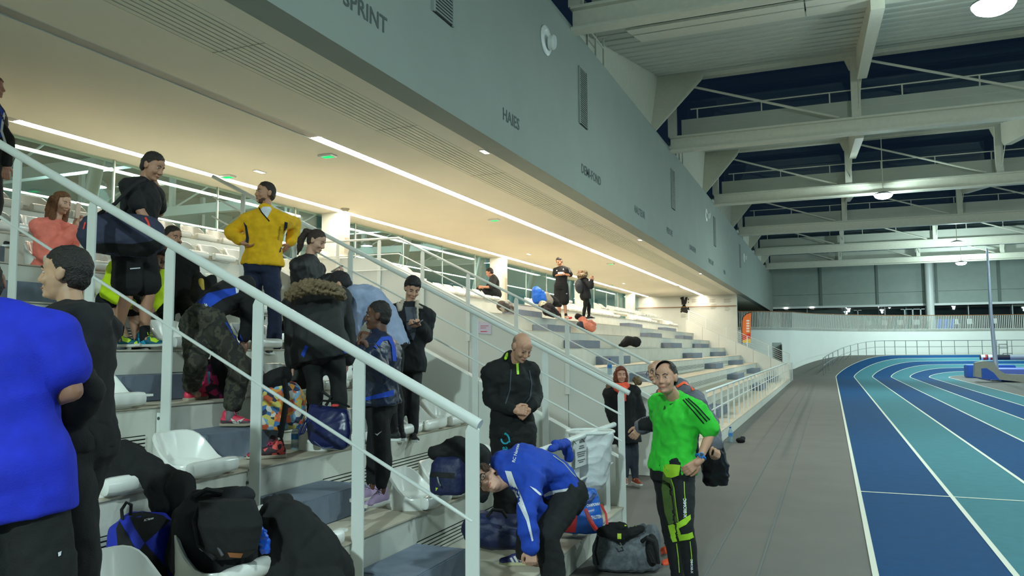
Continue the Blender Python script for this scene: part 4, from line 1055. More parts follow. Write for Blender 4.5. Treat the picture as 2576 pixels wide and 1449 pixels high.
# ================= seats =================
def seat_shell():
    n = 30; m = MB(); rings = []
    def outline(t, k=1.0):
        c, s_ = math.cos(t), math.sin(t); ex = 2.5
        return (-.185 + .205*k*math.copysign(abs(c)**(2/ex), c), .222*k*math.copysign(abs(s_)**(2/ex), s_))
    def rim(x): t = min(1, max(0, (-x - .10)/.27)); t = t*t*(3-2*t); return (.092 + .185*t)
    T = [2*PI*i/n for i in range(n)]
    vs = []
    for t in T: x, y = outline(t, .97); vs.append((x, y, 0.0))
    for t in T: x, y = outline(t); vs.append((x, y, rim(x) - .012))
    for t in T: x, y = outline(t, .97); vs.append((x, y, rim(x)))
    for t in T: x, y = outline(t, .90); vs.append((x, y, rim(outline(t)[0]) - .006))
    for t in T: x, y = outline(t, .83); vs.append((x, y, .075 + (rim(outline(t)[0]) - .075)*.58))
    for t in T: x, y = outline(t, .68); vs.append((x, y, .072 + (rim(outline(t)[0]) - .095)*.12))
    for t in T: x, y = outline(t, .35); vs.append((x, y, .066))
    fs = []
    for r in range(6):
        for k in range(n): fs.append((r*n+k, r*n+(k+1)%n, (r+1)*n+(k+1)%n, (r+1)*n+k))
    fs += [tuple(range(6*n, 7*n)), tuple(range(n))[::-1]]
    return m.add(vs, fs)
def lip_mb():
    m = MB(); rg = []
    for (y, k) in ((-.205, .55), (-.195, .9), (-.15, 1), (.15, 1), (.195, .9), (.205, .55)): rg.append((A(.012, y, .062), A(.042*k, 0, 0), A(0, 0, .050*k)))
    v, f = loft(rg, 14, 2.6); return m.add(v, f)
def tab_mb(): return MB().box(-.06, .0, .20, .30, .072, .088)
proto = empty('stadium_seat', (0, 0, 0), 'x', 'seat')
seat_shell().build('shell', SEATM, proto, smooth=True); lip_mb().build('front_lip', SEATM, proto, smooth=True); tab_mb().build('link_tab', SEATM, proto)
m = MB()
for q in (seat_shell(), lip_mb(), tab_mb()): m.add(q.v, q.f)
smallp = m.build('stadium_seat', SEATM, smooth=True); smallp['category'] = 'seat'
ORD = ['first', 'second', 'third', 'fourth', 'fifth', 'sixth', 'seventh', 'eighth', 'ninth', 'tenth']
TW = {1: 'lowest seat row', 2: 'second seat row', 3: 'third seat row', 4: 'fourth seat row', 5: 'fifth seat row', 6: 'sixth seat row', 7: 'seventh seat row', 8: 'raised top seat row'}
used = [False, False]
def put_seat(k, y, label, group, small=False):
    loc = (xk(k) + .004, y, zk(k) + .001)
    src = smallp if small else proto
    if not used[small]: o = src; o.location = loc; used[small] = True
    else: o = copy_tree(src, None, loc)
    o['label'] = label; o['group'] = group; return o
NEARB = [3.96, 3.34, 2.72, 2.10]; NEARA = [5.44, 5.96, 6.48, 7.00, 7.52]
for k in range(1, 9):
    for i, y in enumerate(NEARA): put_seat(k, y, '%s white bucket seat beyond the blue-grey steps in the %s' % (ORD[i], TW[k]), 'seats between the steps and the white parapet')
    if k < 9:
        for i, y in enumerate(NEARB): put_seat(k, y, '%s white bucket seat on the camera side of the flat-post handrail, %s' % (ORD[i], TW[k]), 'seats on the camera side of the handrail')
for i, y in enumerate((8.04, 8.56, 9.08)): put_seat(7, y, '%s white bucket seat of the seventh row, standing on the landing past the steps' % ORD[5 + i], 'seats between the steps and the white parapet')
for i, y in enumerate((8.04, 8.56, 9.08, 9.60)): put_seat(8, y, '%s white bucket seat of the raised top row, over the landing' % ORD[5 + i], 'seats between the steps and the white parapet')
for y in (4.9,): put_seat(8, y, 'white bucket seat closing the gap above the steps in the raised top seat row', 'seats between the steps and the white parapet')
cnt = {}; SECN = ['passage', 'first distant steps', 'second distant steps', 'third distant steps']
def NW(i): return (ORD + ['eleventh', 'twelfth', 'thirteenth', 'fourteenth', 'fifteenth', 'sixteenth', 'seventeenth', 'eighteenth', 'nineteenth', 'twentieth', 'twenty-first', 'twenty-second', 'twenty-third', 'twenty-fourth'])[i-1]
ys = [12.0 + .52*i for i in range(62)]
for i, y in enumerate(ys):
    if any(a - .25 < y < b + .25 for a, b in ((18.7, 20.6), (31, 33.3), (38.6, 41.3))): continue
    sec = sum(y > a for a in (18.7, 31, 38.6)); cnt[sec] = cnt.get(sec, 0) + 1
    put_seat(7, y, '%s seat past the %s in the long lower row of the distant stand' % (NW(cnt[sec]), SECN[sec]), 'lower seat row of the distant stand', True)
cnt = {}
for y in [12.5, 13.05, 14.5, 15.05, 15.6, 27.0, 29.0, 31.5, 32.2] + [33.6 + .52*i for i in range(8)] + [38.6 + .52*i for i in range(10)]:
    sec = sum(y > a for a in (20, 30, 38)); cnt[sec] = cnt.get(sec, 0) + 1
    put_seat(8, y, '%s seat on the %s raised top bench of the distant stand' % (NW(cnt[sec]), ORD[sec]), 'top seat row of the distant stand', True)
def bench(y0, y1, l):
    b = empty('seat_bench', (-8.95, y0, zk(7)), l, 'bench')
    MB().box(-9.2, -8.70, y0, y1, zk(8) - .09, zk(8)).build('beam', STEEL, b)
    n = max(2, int((y1 - y0)/2.5) + 1)
    for i in range(n):
        y = y0 + .1 + i*(y1 - y0 - .2)/(n - 1); MB().box(-9.0, -8.9, y - .04, y + .04, zk(7), zk(8) - .09).build('leg', STEEL, b)
bench(1.6, 9.95, 'white raised bench carrying the top seat row behind the crowd')
for a, b, l in ((12.2, 16.0, 'raised white seat bench beside the seated man in black'), (26.7, 29.4, 'short raised seat bench past the walker with a backpack'), (31.2, 37.7, 'raised seat bench before the far white column'), (38.3, 43.9, 'raised seat bench ending near the mural wall')): bench(a, b, l)
# ================= people =================
BLACK = cloth((24, 25, 28)); BLACK2 = cloth((31, 31, 34), key='b'); NAVY = cloth((26, 34, 62)); SHELLB = mat('shiny_navy_shell', (24, 34, 58), .38, noise=.1, bump=.2)
JEANS = cloth((44, 50, 62), key='j'); ROYAL = cloth((24, 66, 176), key='r'); GREYF2 = mat('rubber_grey', (120, 118, 110), .7); WHITES = mat('white_sole', (214, 212, 204), .6)
WHITEC = cloth((220, 222, 228), key='w'); BLKS = mat('black_rubber', (22, 22, 24), .6)
NEON = cloth((205, 235, 20), key='n'); YEL = cloth((232, 178, 16), key='y')
def slide(o, n): return o

# man in royal blue T-shirt, cut by the picture's edge
r = person('man in a royal blue T-shirt and black shorts seen from behind', 2.85, 1.76, (18, 1165), (-2, 806, 0), (-52, 720, 0), 195, face=(215, 0),
    arms=dict(R=((184, 985, 0), (70, 1020, 1), dict(nohand=1)), L=((-115, 960, 0), (-60, 1060, 1), {})), legs=dict(R=((110, 1455, 0), (118, 1745, 0), {}), L=((-30, 1455, 0), (-40, 1745, 0), {})),
    skin_c=(150, 108, 86), hair='short', hair_c=(22, 19, 18), top=dict(name='t_shirt', m=cloth((22, 40, 188), key='t'), sleeve=.28, hem=.20, add=.034, flare=.024, fold=.007, ff=9), bottom=dict(name='shorts', m=BLACK, upto=.5, add=.018, flare=.02), bits=False)
decal('reflective_mark', [[(146, 1390), (155, 1386), (153, 1397), (147, 1400)]], [r['bottom']], WHITEC, r['root'])
# young man in black hoodie
r = person('dark-haired young man in a black hooded top beside the blue T-shirt', 3.3, 1.70, (190, 1100), (186, 790, 0), (166, 692, 0), 258, face=(276, 2),
    arms=dict(L=((228, 985, 0), (178, 1080, 1), dict(nohand=1)), R=((150, 985, 1), (120, 1080, 1), {})), legs=dict(L=((205, 1350, 0), (195, 1590, 0), {}), R=((165, 1350, 0), (150, 1590, 0), {})),
    skin_c=(186, 146, 116), hair='short', hair_c=(30, 25, 21), top=dict(name='hoodie', m=BLACK2, add=.022, hem=.06, hood=1, fold=.010, ff=14), bottom=dict(m=BLACK, add=.022, fold=.008, ff=15), shoes=dict(m=BLKS))
# person at the upper edge
r = person('walker in a blue and black jacket at the picture edge high on the stand', 8.2, 1.75, (-22, 418), (-20, 268, 0), (-18, 220, 0), 110, arms=dict(R=((22, 352, 0), (16, 415, 0), {}), L=((-10, 350, 0), (0, 410, 0), {})),
    legs=dict(R=((-10, 505, 0), (-20, 600, 0), {}), L=((-30, 505, 0), (-45, 600, 0), {})), skin_c=(190, 140, 120), hair='bob', hair_c=(92, 48, 26), top=dict(m=BLACK, add=.03, fold=.008), bottom=dict(m=BLACK), shoes=dict(m=BLKS), bits=False)
decal('blue_panel', [[(-40, 262), (5, 258), (22, 270), (10, 298), (4, 345), (-40, 345)]], [r['top']], ROYAL, r['root'])
decal('white_stripe', stroke([(24, 270), (12, 284), (7, 305), (4, 330), (14, 360)], 6), [r['top']], WHITEC, r['root'], off=.008)
# woman in coral
CORAL = cloth((240, 128, 112), key='c')
r = person('seated woman with long auburn hair in a coral jacket looking at her phone', 7.75, 1.64, (124, 675), (138, 562, 0), (154, 512, 0), 62, face=(72, -12),
    arms=dict(R=((150, 632, -1), (188, 568, 0), dict(dir=UP*.9 + RH*.3, palm=RH, curl=.6, thumb=-FH)), L=((178, 632, 1), (198, 574, 0), dict(dir=UP*.8 + RH*.2, palm=-RH*.4 + UP*.2, curl=.5))),
    legs=dict(R=((196, 668, -1), (190, 765, 0), {}), L=((214, 664, -1), (212, 760, 0), {})), skin_c=(206, 160, 136), hair='long', hair_c=(112, 70, 38), top=dict(name='coral_jacket', m=CORAL, add=.024, hem=.1, fold=.010), bottom=dict(name='leggings', m=CORAL, add=.012), shoes=dict(m=BLKS))
phone(W(196, 530, 7.66), UP*.95 + RH*.1, -RH, 'pale pink phone held up by the woman in coral', 1.05, (206, 178, 160))
# bag carrier
TEAL = mat('shoe_teal', (12, 92, 112), .5, noise=.1)
r = person('man in black T-shirt and shorts carrying a large sports bag, in teal and lime shoes', 6.75, 1.78, (338, 628), (362, 462, 0), (383, 420, 0), 78, face=(80, -22),
    arms=dict(R=((356, 536, 0), (396, 592, 0), dict(curl=.7)), L=((402, 536, 1), (397, 476, -1), dict(dir=UP*.8 - RH*.3, curl=.8, palm=-RH))),
    legs=dict(R=((318, 748, 0), (294, 848, 0), dict(foot=88)), L=((374, 745, 0), (362, 848, 0), dict(foot=84))), skin_c=(178, 130, 104), hair='short', hair_c=(40, 30, 24),
    top=dict(name='t_shirt', m=BLACK2, sleeve=.33, add=.016, hem=.10, fold=.006), bottom=dict(name='shorts', m=BLACK, upto=.36, add=.03, flare=.02), shoes=dict(m=TEAL, sole=WHITES, lace=mat('lace_lime', (196, 226, 40), .6), sock=BLACK, sockh=.08))
shs = [o for o in r['root'].children if o.name.startswith('shoe')]
LIME = mat('lime_print', (190, 222, 40), .5); CYANP = mat('cyan_print', (40, 170, 214), .5)
for x in (0, 71):
    decal('lime_print', [[(306+x, 848), (318+x, 846), (330+x, 856), (322+x, 862), (308+x, 858)], [(266+x, 862), (274+x, 856), (276+x, 868), (266+x, 872)]], shs, LIME, r['root'], step=4)
    decal('cyan_print', [[(276+x, 850), (288+x, 853), (297+x, 866), (280+x, 868)]], shs, CYANP, r['root'], step=4)
decal('shorts_mark', [stroke([(328, 676), (352, 674)], 3)[0]], [r['bottom']], WHITEC, r['root'])
# neon jacket
r = person('seated person in a neon yellow jacket bent forward behind the bag carrier', 7.4, 1.70, (322, 742), (352, 672, -1), (402, 652, 0), 48, face=(55, -40), mid=(325, 668, .05),
    arms=dict(R=((268, 735, -1), (330, 765, -1), {}), L=((404, 726, 0), (385, 775, -1), {})), legs=dict(R=((272, 756, -1), (318, 850, 0), {}), L=((335, 770, -1), (345, 862, 0), {})),
    skin_c=(180, 136, 112), hair='short', hair_c=(38, 30, 26), top=dict(name='neon_jacket', m=NEON, add=.03, fold=.010), bottom=dict(name='shorts', m=BLACK, upto=.5, add=.03), shoes=dict(m=BLKS), closed=True)
# seated man in black
r = person('seated man in a black hooded jacket with short dark hair, behind the handrail post', 7.9, 1.76, (436, 748), (432, 640, 0), (434, 600, 0), 38, face=(62, -6),
    arms=dict(L=((486, 722, 0), (478, 768, -1), dict(curl=.6)), R=((420, 722, -1), (470, 770, -1), dict(curl=.6))), legs=dict(L=((482, 800, -1), (476, 878, 0), {}), R=((420, 800, -1), (424, 880, 0), {})),
    skin_c=(176, 128, 104), hair='short', hair_c=(34, 26, 22), top=dict(m=BLACK, add=.04, hood=1, fold=.010), bottom=dict(m=BLACK), shoes=dict(m=BLKS))
# camouflage trousers
CAMO = pattern('camouflage_cloth', [(50, 52, 42), (38, 38, 34), (66, 64, 52), (46, 42, 36)], 9, .9, 'NOISE')
PINK = mat('shoe_pink', (236, 62, 92), .5, noise=.1)
r = person('bending person in a blue and black club jacket, camouflage trousers and pink running shoes', 6.25, 1.66, (508, 812), (606, 740, 1), (590, 728, 1), 108, face=(120, -50), mid=(540, 742, .12),
    arms=dict(R=((626, 812, -1), (612, 852, 0), dict(dir=-UP, curl=.3)), L=((648, 800, 1), (640, 850, 1), dict(dir=-UP))),
    legs=dict(R=((608, 926, 0), (578, 1046, 0), dict(foot=88)), L=((494, 908, -1), (482, 982, 1), dict(foot=165))), skin_c=(196, 148, 126), hair='short', hair_c=(30, 26, 30),
    top=dict(name='club_jacket', m=BLACK2, add=.028, hem=.06, fold=.008), bottom=dict(m=CAMO, add=.035, fold=.010, flare=.006, upto=.88), shoes=dict(m=PINK, sole=mat('sole_sand', (168, 156, 136), .7), lace=PINK, sock=cloth((120, 116, 118), key='s'), sockh=.08), bits=False)
decal('blue_panel', [[(478, 775), (520, 738), (560, 728), (600, 722), (598, 738), (560, 752), (530, 772), (510, 800), (478, 800)]], [r['top']], ROYAL, r['root'], off=.006)
decal('side_panel', [[(566, 812), (580, 792), (604, 840), (612, 858), (600, 868)]], [r['top'], r['bottom']], ROYAL, r['root'])
decal('collar_patch', [[(592, 724), (603, 722), (600, 736), (594, 738)]], [r['top']], WHITEC, r['root'], off=.009)
decal_text('club_lettering', 'Beauvais', (483, 778), (11.5, -2.4), (-3, -13), [r['top']], WHITEC, r['root'], off=.012)
shs = [o for o in r['root'].children if o.name.startswith('shoe')]
decal('swoosh', [[(578, 1050), (594, 1060), (618, 1050), (598, 1068), (586, 1064)]], shs, WHITES, r['root'], step=4)
decal('heel_fade', [[(552, 1056), (580, 1060), (632, 1058), (632, 1070), (550, 1070)]], shs, mat('shoe_grey', (84, 66, 72), .6), r['root'], step=4)
# yellow jacket
r = person('bearded man in a yellow half-zip jacket with hands on his hips and navy trousers', 8.3, 1.80, (660, 662), (668, 540, 0), (668, 488, 0), -12, face=(-46, 4),
    arms=dict(R=((577, 584, 0), (606, 606, -1), dict(dir=RH*.9 - UP*.5, curl=.4)), L=((744, 560, 1), (730, 612, -1), dict(dir=-RH*.5 - UP*.6, curl=.3))),
    legs=dict(R=((634, 768, 0), (632, 872, 0), {}), L=((690, 768, 0), (690, 872, 0), {})), skin_c=(184, 134, 106), hair='short', hair_c=(46, 32, 24), sw=1.12,
    top=dict(name='yellow_jacket', m=YEL, add=.034, hem=.03, flare=.022, collar=.05, fold=.010, ff=16), bottom=dict(m=NAVY, add=.020, flare=.03, fold=.008), shoes=dict(m=BLKS))
tp = [r['top']]
decal('white_shirt', [[(655, 528), (672, 548), (684, 526), (680, 520), (660, 520)]], tp, WHITEC, r['root'], off=.006); decal('zip', stroke([(650, 520), (658, 534), (677, 556)], 3), tp, BLACK, r['root'], off=.008)
decal('dark_side_panel', [[(612, 558), (621, 568), (626, 600), (624, 618), (616, 618), (619, 596), (616, 572)], [(716, 558), (724, 560), (720, 600), (712, 630), (702, 636), (712, 606)]], tp, NAVY, r['root'], off=.006)
decal_text('chest_lettering', 'ATHLETISME', (702, 604), (.8, -6.2), (-6, .4), tp, mat('print_olive', (128, 112, 30), .8), r['root'], off=.008)
hd, HB, k = r['hd'], r['HB'], r['s']
soft('beard', [([ell(hd + (A(0, .046, -.084)*k) @ HB, (.041*k, .037*k, .031*k), HB), ell(hd + (A(.036, .03, -.06)*k) @ HB, (.02*k, .035*k, .03*k), HB), ell(hd + (A(-.036, .03, -.06)*k) @ HB, (.02*k, .035*k, .03*k), HB)], .006, 2, .002, 90)], hairm((84, 58, 44)), r['root'])
# ponytail woman
r = person('woman with a brown ponytail in a dark puffer jacket typing on her phone', 7.6, 1.62, (764, 782), (776, 658, 0), (795, 608, 0), 74, face=(80, -24),
    arms=dict(R=((772, 738, -1), (834, 696, 0), dict(dir=RH*.8 + UP*.35, palm=UP, curl=.5)), L=((806, 738, 1), (838, 696, 0), dict(dir=RH*.8 + UP*.3, palm=UP - FH*.5, curl=.5))),
    legs=dict(R=((762, 890, 0), (758, 990, 0), {}), L=((780, 890, 0), (776, 990, 0), {})), skin_c=(198, 152, 128), hair='pony', hair_c=(58, 42, 34), top=dict(name='puffer_jacket', m=cloth((44, 42, 46), .6, 'p'), add=.034, hem=.1, fold=.012, ff=26), bottom=dict(m=BLACK, add=.012), shoes=dict(m=BLKS), closed=True)
phone(W(848, 676, 7.55), RH*.8 + UP*.45, UP*.8 - RH*.5, 'phone in the hands of the ponytailed woman', .9, (150, 146, 140))
# parka
FURM = hairm((120, 100, 72))
def fur(o):
    return []
r = person('person in a dark parka with fur-trimmed hood bending away from the camera', 6.2, 1.68, (806, 872), (796, 752, 1), (800, 752, 1), 178, face=(180, -60), mid=(800, 790, -.02),
    arms=dict(L=((738, 850, -1), (738, 912, 0), dict(dir=-UP, curl=.2)), R=((872, 850, -1), (872, 905, 0), dict(dir=-UP))),
    legs=dict(L=((793, 965, 0), (790, 1085, 0), {}), R=((852, 965, 0), (856, 1085, 0), {})), skin_c=(196, 150, 130), hair=None, top=dict(name='parka', m=cloth((38, 39, 42), .7, 'k'), add=.055, hem=.12, flare=.02, fold=.012, ff=12), bottom=dict(m=BLACK, add=.014), shoes=dict(m=BLKS), bits=False, sw=1.05, group=None)
P_ = poly([W(732, 742, 6.15), W(760, 724, 6.08), W(800, 720, 6.05), W(838, 726, 6.1), W(860, 744, 6.2)], [.05, .062, .062, .058, .045])
soft('fur_trim', [(P_, .009, 2, .022, 60)], FURM, r['root'])
decal('blue_lining', [[(757, 892), (768, 868), (776, 872), (764, 900)], [(858, 872), (866, 870), (872, 890), (866, 888)]], [r['top'], r['bottom']], ROYAL, r['root'])
# grey-blue hoodie
GB = cloth((146, 158, 186), key='gb')
r = person('young man in a pale grey-blue hooded sweatshirt leaning down behind the fur-hooded parka', 6.9, 1.74, (985, 862), (894, 742, 0), (858, 718, 0), 268, face=(262, -35), mid=(965, 770, 0),
    arms=dict(L=((886, 830, -1), (852, 876, 0), {}), R=((880, 840, 1), (845, 880, 1), {})), legs=dict(L=((968, 975, 0), (985, 1085, 0), {}), R=((990, 975, 0), (1000, 1085, 0), {})),
    skin_c=(204, 152, 128), hair='short', hair_c=(28, 24, 26), top=dict(name='hooded_sweatshirt', m=GB, add=.04, hood=1, hem=.06, fold=.012, ff=16), bottom=dict(m=BLACK), shoes=dict(m=BLKS), bits=True)
# girl in navy jacket
r = person('smiling girl with cropped black hair in a shiny navy jacket and black leggings', 5.6, 1.58, (955, 1012), (957, 862, 0), (952, 796, 0), 258, face=(268, 2), smile=.5,
    arms=dict(L=((962, 944, -1), (932, 884, -1), dict(dir=UP*.9 - RH*.5, palm=-RH, curl=.9)), R=((905, 930, 1), (914, 868, 0), dict(dir=UP*.9 + RH*.2, palm=FH, curl=.9))),
    legs=dict(L=((962, 1136, 0), (960, 1240, 0), dict(foot=-28)), R=((940, 1132, 0), (934, 1228, 0), dict(foot=-40))), skin_c=(92, 58, 42), hair='crop', hair_c=(26, 20, 18),
    top=dict(name='shell_jacket', m=SHELLB, add=.042, hem=.02, flare=.01, collar=.04, fold=.014, ff=18), bottom=dict(name='leggings', m=BLACK, add=.012, upto=.9, flare=0), shoes=dict(m=mat('shoe_lilac', (168, 144, 178), .6, noise=.1), sole=WHITES, lace=mat('lace_lilac', (190, 170, 200), .6)))
decal('blue_hood_lining', stroke([(946, 872), (962, 852), (980, 850), (990, 868), (993, 905)], 10), [r['top']], ROYAL, r['root'], off=.010)
decal('blue_shirt_hem', [[(918, 1000), (992, 980), (990, 996), (918, 1008)]], [r['top'], r['bottom']], ROYAL, r['root'], off=.006)
decal('cyan_print', [[(908, 860), (918, 838), (922, 840), (914, 866)]], [r['top']], CYANP, r['root'], off=.008)
decal('swoosh', [[(942, 1090), (948, 1092), (961, 1084), (949, 1096)]], [r['bottom']], WHITEC, r['root'], step=4)
# boy with shearling collar
r = person('boy in a dark jacket with a pale shearling collar looking down at his phone', 7.4, 1.60, (1020, 908), (1032, 778, 0), (1037, 726, 0), 14, face=(22, -30),
    arms=dict(R=((990, 848, 0), (1030, 818, -1), dict(dir=RH*.6 - FH*.5, palm=UP + RH*.3, curl=.6, thumb=UP)), L=((1072, 846, 0), (1058, 820, -1), dict(dir=-RH*.6 - FH*.5, palm=UP - RH*.3, curl=.6, thumb=UP))),
    legs=dict(R=((1004, 1000, 0), (1000, 1088, 0), {}), L=((1040, 1000, 0), (1040, 1088, 0), {})), skin_c=(200, 150, 124), hair='medium', hair_c=(26, 22, 22),
    top=dict(m=cloth((28, 30, 36), key='d'), add=.038, hem=.10, flare=.02, fold=.009), bottom=dict(m=cloth((44, 46, 48), key='q'), add=.012), shoes=dict(m=BLKS), closed=True)
SHEAR = cloth((196, 180, 162), .95, 'sh', bump=.8)
decal('grey_shirt', [[(1018, 772), (1046, 772), (1052, 800), (1044, 845), (1040, 855), (1024, 855), (1022, 800)]], [r['top']], cloth((74, 78, 88), key='g'), r['root'], off=.006)
P_ = [cap(W(1006, 778, 7.32), .026, W(1012, 758, 7.42), .020), cap(W(1006, 776, 7.32), .024, W(1001, 764, 7.34), .018), cap(W(1048, 770, 7.3), .022, W(1062, 774, 7.3), .014), cap(W(1048, 770, 7.3), .020, W(1050, 758, 7.42), .018), cap(W(1050, 778, 7.28), .012, W(1052, 815, 7.24), .010)]
soft('shearling_collar', [(P_, .007, 2, .004, 80)], SHEAR, r['root'])
phone(W(1047, 812, 7.16), RH*.6 + UP*.2 - FH*.3, UP*.8 - FH*.3, 'dark phone held by the boy with the shearling collar', .9, (48, 40, 36))
# bald man
r = person('bald man in a black tracksuit looking down in front of the white parapet', 6.6, 1.76, (1290, 1086), (1284, 918, 0), (1312, 874, -1), 20, face=(34, -34),
    arms=dict(R=((1234, 1005, 0), (1292, 1032, -1), dict(dir=RH*.8 - FH*.3, palm=-UP*.3 + FH, curl=1.1, thumb=UP)), L=((1346, 1000, 0), (1334, 1026, -1), dict(dir=-RH*.5 - UP*.4 - FH*.2, palm=FH - UP*.2, curl=.8, thumb=UP))),
    legs=dict(R=((1268, 1214, 0), (1270, 1340, 0), {}), L=((1314, 1214, 0), (1316, 1338, 0), {})), skin_c=(196, 146, 120), hair='bald_sides', hair_c=(150, 122, 106),
    top=dict(name='track_jacket', m=BLACK, add=.034, hem=.05, collar=.05, sleeve=.95, fold=.013, ff=16), bottom=dict(m=BLACK2, add=.034, flare=.02, fold=.008), shoes=dict(m=BLKS, sole=WHITES), closed=True, sw=1.02)
LG_ = mat('lime_trim', (170, 226, 40), .5)
decal('lime_zip', stroke([(1301, 905), (1303, 940)], 6), [r['top']], LG_, r['root'], off=.008)
P_ = [cap(W(1272, 902, 6.54), .015, W(1278, 886, 6.62), .014)]
soft('collar_lining', [(P_, .007, 2)], LG_, r['root'])
decal('open_jacket_edge', stroke([(1286, 930), (1283, 980), (1272, 1015)], 3) + stroke([(1332, 932), (1338, 965), (1334, 1000), (1322, 1015)], 3), [r['top']], cloth((64, 68, 76), key='e'), r['root'], off=.008)
TQ = mat('turquoise_print', (32, 160, 180), .6)
ring = lambda cx, cy, rx, ry, n=18, a0=0: [(cx + rx*math.cos(a0 + 2*PI*i/n), cy + ry*math.sin(a0 + 2*PI*i/n)) for i in range(n+1)]
decal('spiral_logo', stroke(ring(1271, 1104, 10, 12)[2:17], 4) + stroke([(1264, 1096), (1272, 1090), (1280, 1100), (1282, 1112)], 3.5), [r['bottom']], TQ, r['root'], step=4)
decal_text('leg_lettering', 'asics', (1264, 1124), (4, 25), (25, -2), [r['bottom']], TQ, r['root'])
# woman tying her shoe
r = person('woman with glasses in a royal blue jacket bending to tie her shoe', 5.3, 1.62, (1412, 1238), (1284, 1192, -1), (1226, 1208, 0), 276, face=(-22, 4), mid=(1374, 1138, .02), headroll=0, glasses=True, smile=.4,
    arms=dict(L=((1322, 1296, -1), (1336, 1378, 0), dict(dir=-UP, curl=.8, palm=FH)), R=((1365, 1290, 1), (1352, 1380, 0), dict(dir=-UP - RH*.3, curl=.9))),
    legs=dict(L=((1372, 1352, -1), (1398, 1492, 0), dict(foot=285)), R=((1328, 1290, 0), (1322, 1392, 1), dict(foot=266))), skin_c=(206, 158, 136), hair=None, hair_c=(74, 50, 36),
    top=dict(name='club_jacket', m=ROYAL, add=.032, hem=.03, fold=.013, ff=18), bottom=dict(m=BLACK, add=.030, flare=.02, fold=.008), shoes=dict(m=mat('shoe_violet', (58, 58, 120), .6, noise=.12), sole=mat('sole_cream', (196, 190, 150), .7), lace=mat('lace_violet', (52, 44, 140), .6), sock=WHITEC, sockh=.10))
hd, HB, k = r['hd'], r['HB'], r['s']
# her hair hangs from the tilted head
g = lambda x, y, z: hd + (A(x, y, z)*k) @ HB
soft('hair', [([ell(g(0, -.03, .05), (.088*k, .092*k, .088*k), HB), ell(g(0, -.06, -.01), (.08*k, .06*k, .08*k), HB), ell(g(.06, .0, .04), (.03*k, .05*k, .05*k), HB), ell(g(-.065, .0, .02), (.03*k, .05*k, .06*k), HB), ell(g(0, .04, .085), (.06*k, .045*k, .03*k), HB)], .0055, 2, .010, 55)], hairm((84, 56, 40)), r['root'])
tp = [r['top']]
decal('white_stripe', [[(1270, 1184), (1286, 1186), (1296, 1215), (1312, 1250), (1330, 1300), (1342, 1360), (1338, 1362), (1324, 1310), (1300, 1260), (1282, 1222)]], tp, WHITEC, r['root'], off=.006)
decal('white_hem', [[(1366, 1246), (1382, 1236), (1430, 1228), (1424, 1236), (1370, 1250)], [(1332, 1222), (1348, 1230), (1366, 1246), (1358, 1246), (1344, 1234)]], tp, WHITEC, r['root'], off=.006)
decal('seam', stroke([(1392, 1146), (1420, 1166), (1440, 1190), (1456, 1206)], 2), tp, cloth((170, 176, 160), key='se'), r['root'], off=.006)
decal_text('back_lettering', 'RC Nantes', (1295, 1164), (2.6, -10.5), (-10.5, -2.6), tp, WHITEC, r['root'], off=.006)
decal('shoe_stripes', [[(1282, 1404), (1287, 1402), (1296, 1417), (1291, 1420)], [(1291, 1400), (1296, 1398), (1305, 1414), (1300, 1417)], [(1300, 1396), (1305, 1394), (1314, 1410), (1309, 1413)]], [o for o in r['root'].children if o.name.startswith('shoe')], WHITES, r['root'], step=4)
# green T-shirt
GREEN = cloth((54, 200, 54), key='gr')
r = person('runner in a bright green T-shirt and black and lime tights with hand on hip', 5.85, 1.77, (1692, 1178), (1704, 1004, 0), (1676, 952, -1), -52, face=(-34, 2), smile=.35,
    arms=dict(L=((1790, 1084, 0), (1758, 1160, -1), dict(dir=-RH*.8 - UP*.6, palm=-RH*.2 + FH*.9 - UP*.2, curl=.5, thumb=-FH - UP*.3)), R=((1668, 1090, 1), (1690, 1160, 1), dict(curl=.5))),
    legs=dict(L=((1722, 1328, -1), (1740, 1465, 0), dict(foot=-45)), R=((1690, 1330, 0), (1706, 1465, 0), dict(foot=-60))), skin_c=(198, 148, 122), hair='receding', hair_c=(40, 32, 28),
    top=dict(name='t_shirt', m=GREEN, add=.022, sleeve=.42, hem=.03, flare=.014, fold=.014, ff=16), bottom=dict(name='running_tights', m=cloth((22, 25, 32), key='ti'), add=.010, flare=0, upto=.99), shoes=dict(m=mat('shoe_blue', (40, 44, 190), .6)), sw=1.02)
tp = [r['top']]
decal('black_stripes', stroke([(1719, 1006), (1740, 1030), (1770, 1065)], 3.2) + stroke([(1725, 1003), (1748, 1026), (1778, 1060)], 3.2) + stroke([(1731, 1002), (1756, 1024), (1785, 1056)], 3.2), tp, BLACK, r['root'], off=.006, step=5)
decal('chest_logo', [[(1668, 1032), (1671, 1020), (1674, 1022), (1675, 1028)], [(1683, 1016), (1695, 1013), (1686, 1020)]], tp, cloth((30, 90, 34), key='lo'), r['root'], step=4)
bt = [r['bottom']]; LIMEK = cloth((150, 196, 36), key='lk'); OLIVE = cloth((74, 96, 40), key='ol')
decal('olive_panel', [[(1668, 1184), (1682, 1188), (1694, 1216), (1698, 1262), (1706, 1312), (1682, 1320), (1672, 1290), (1664, 1230)]], bt, OLIVE, r['root'], off=.005)
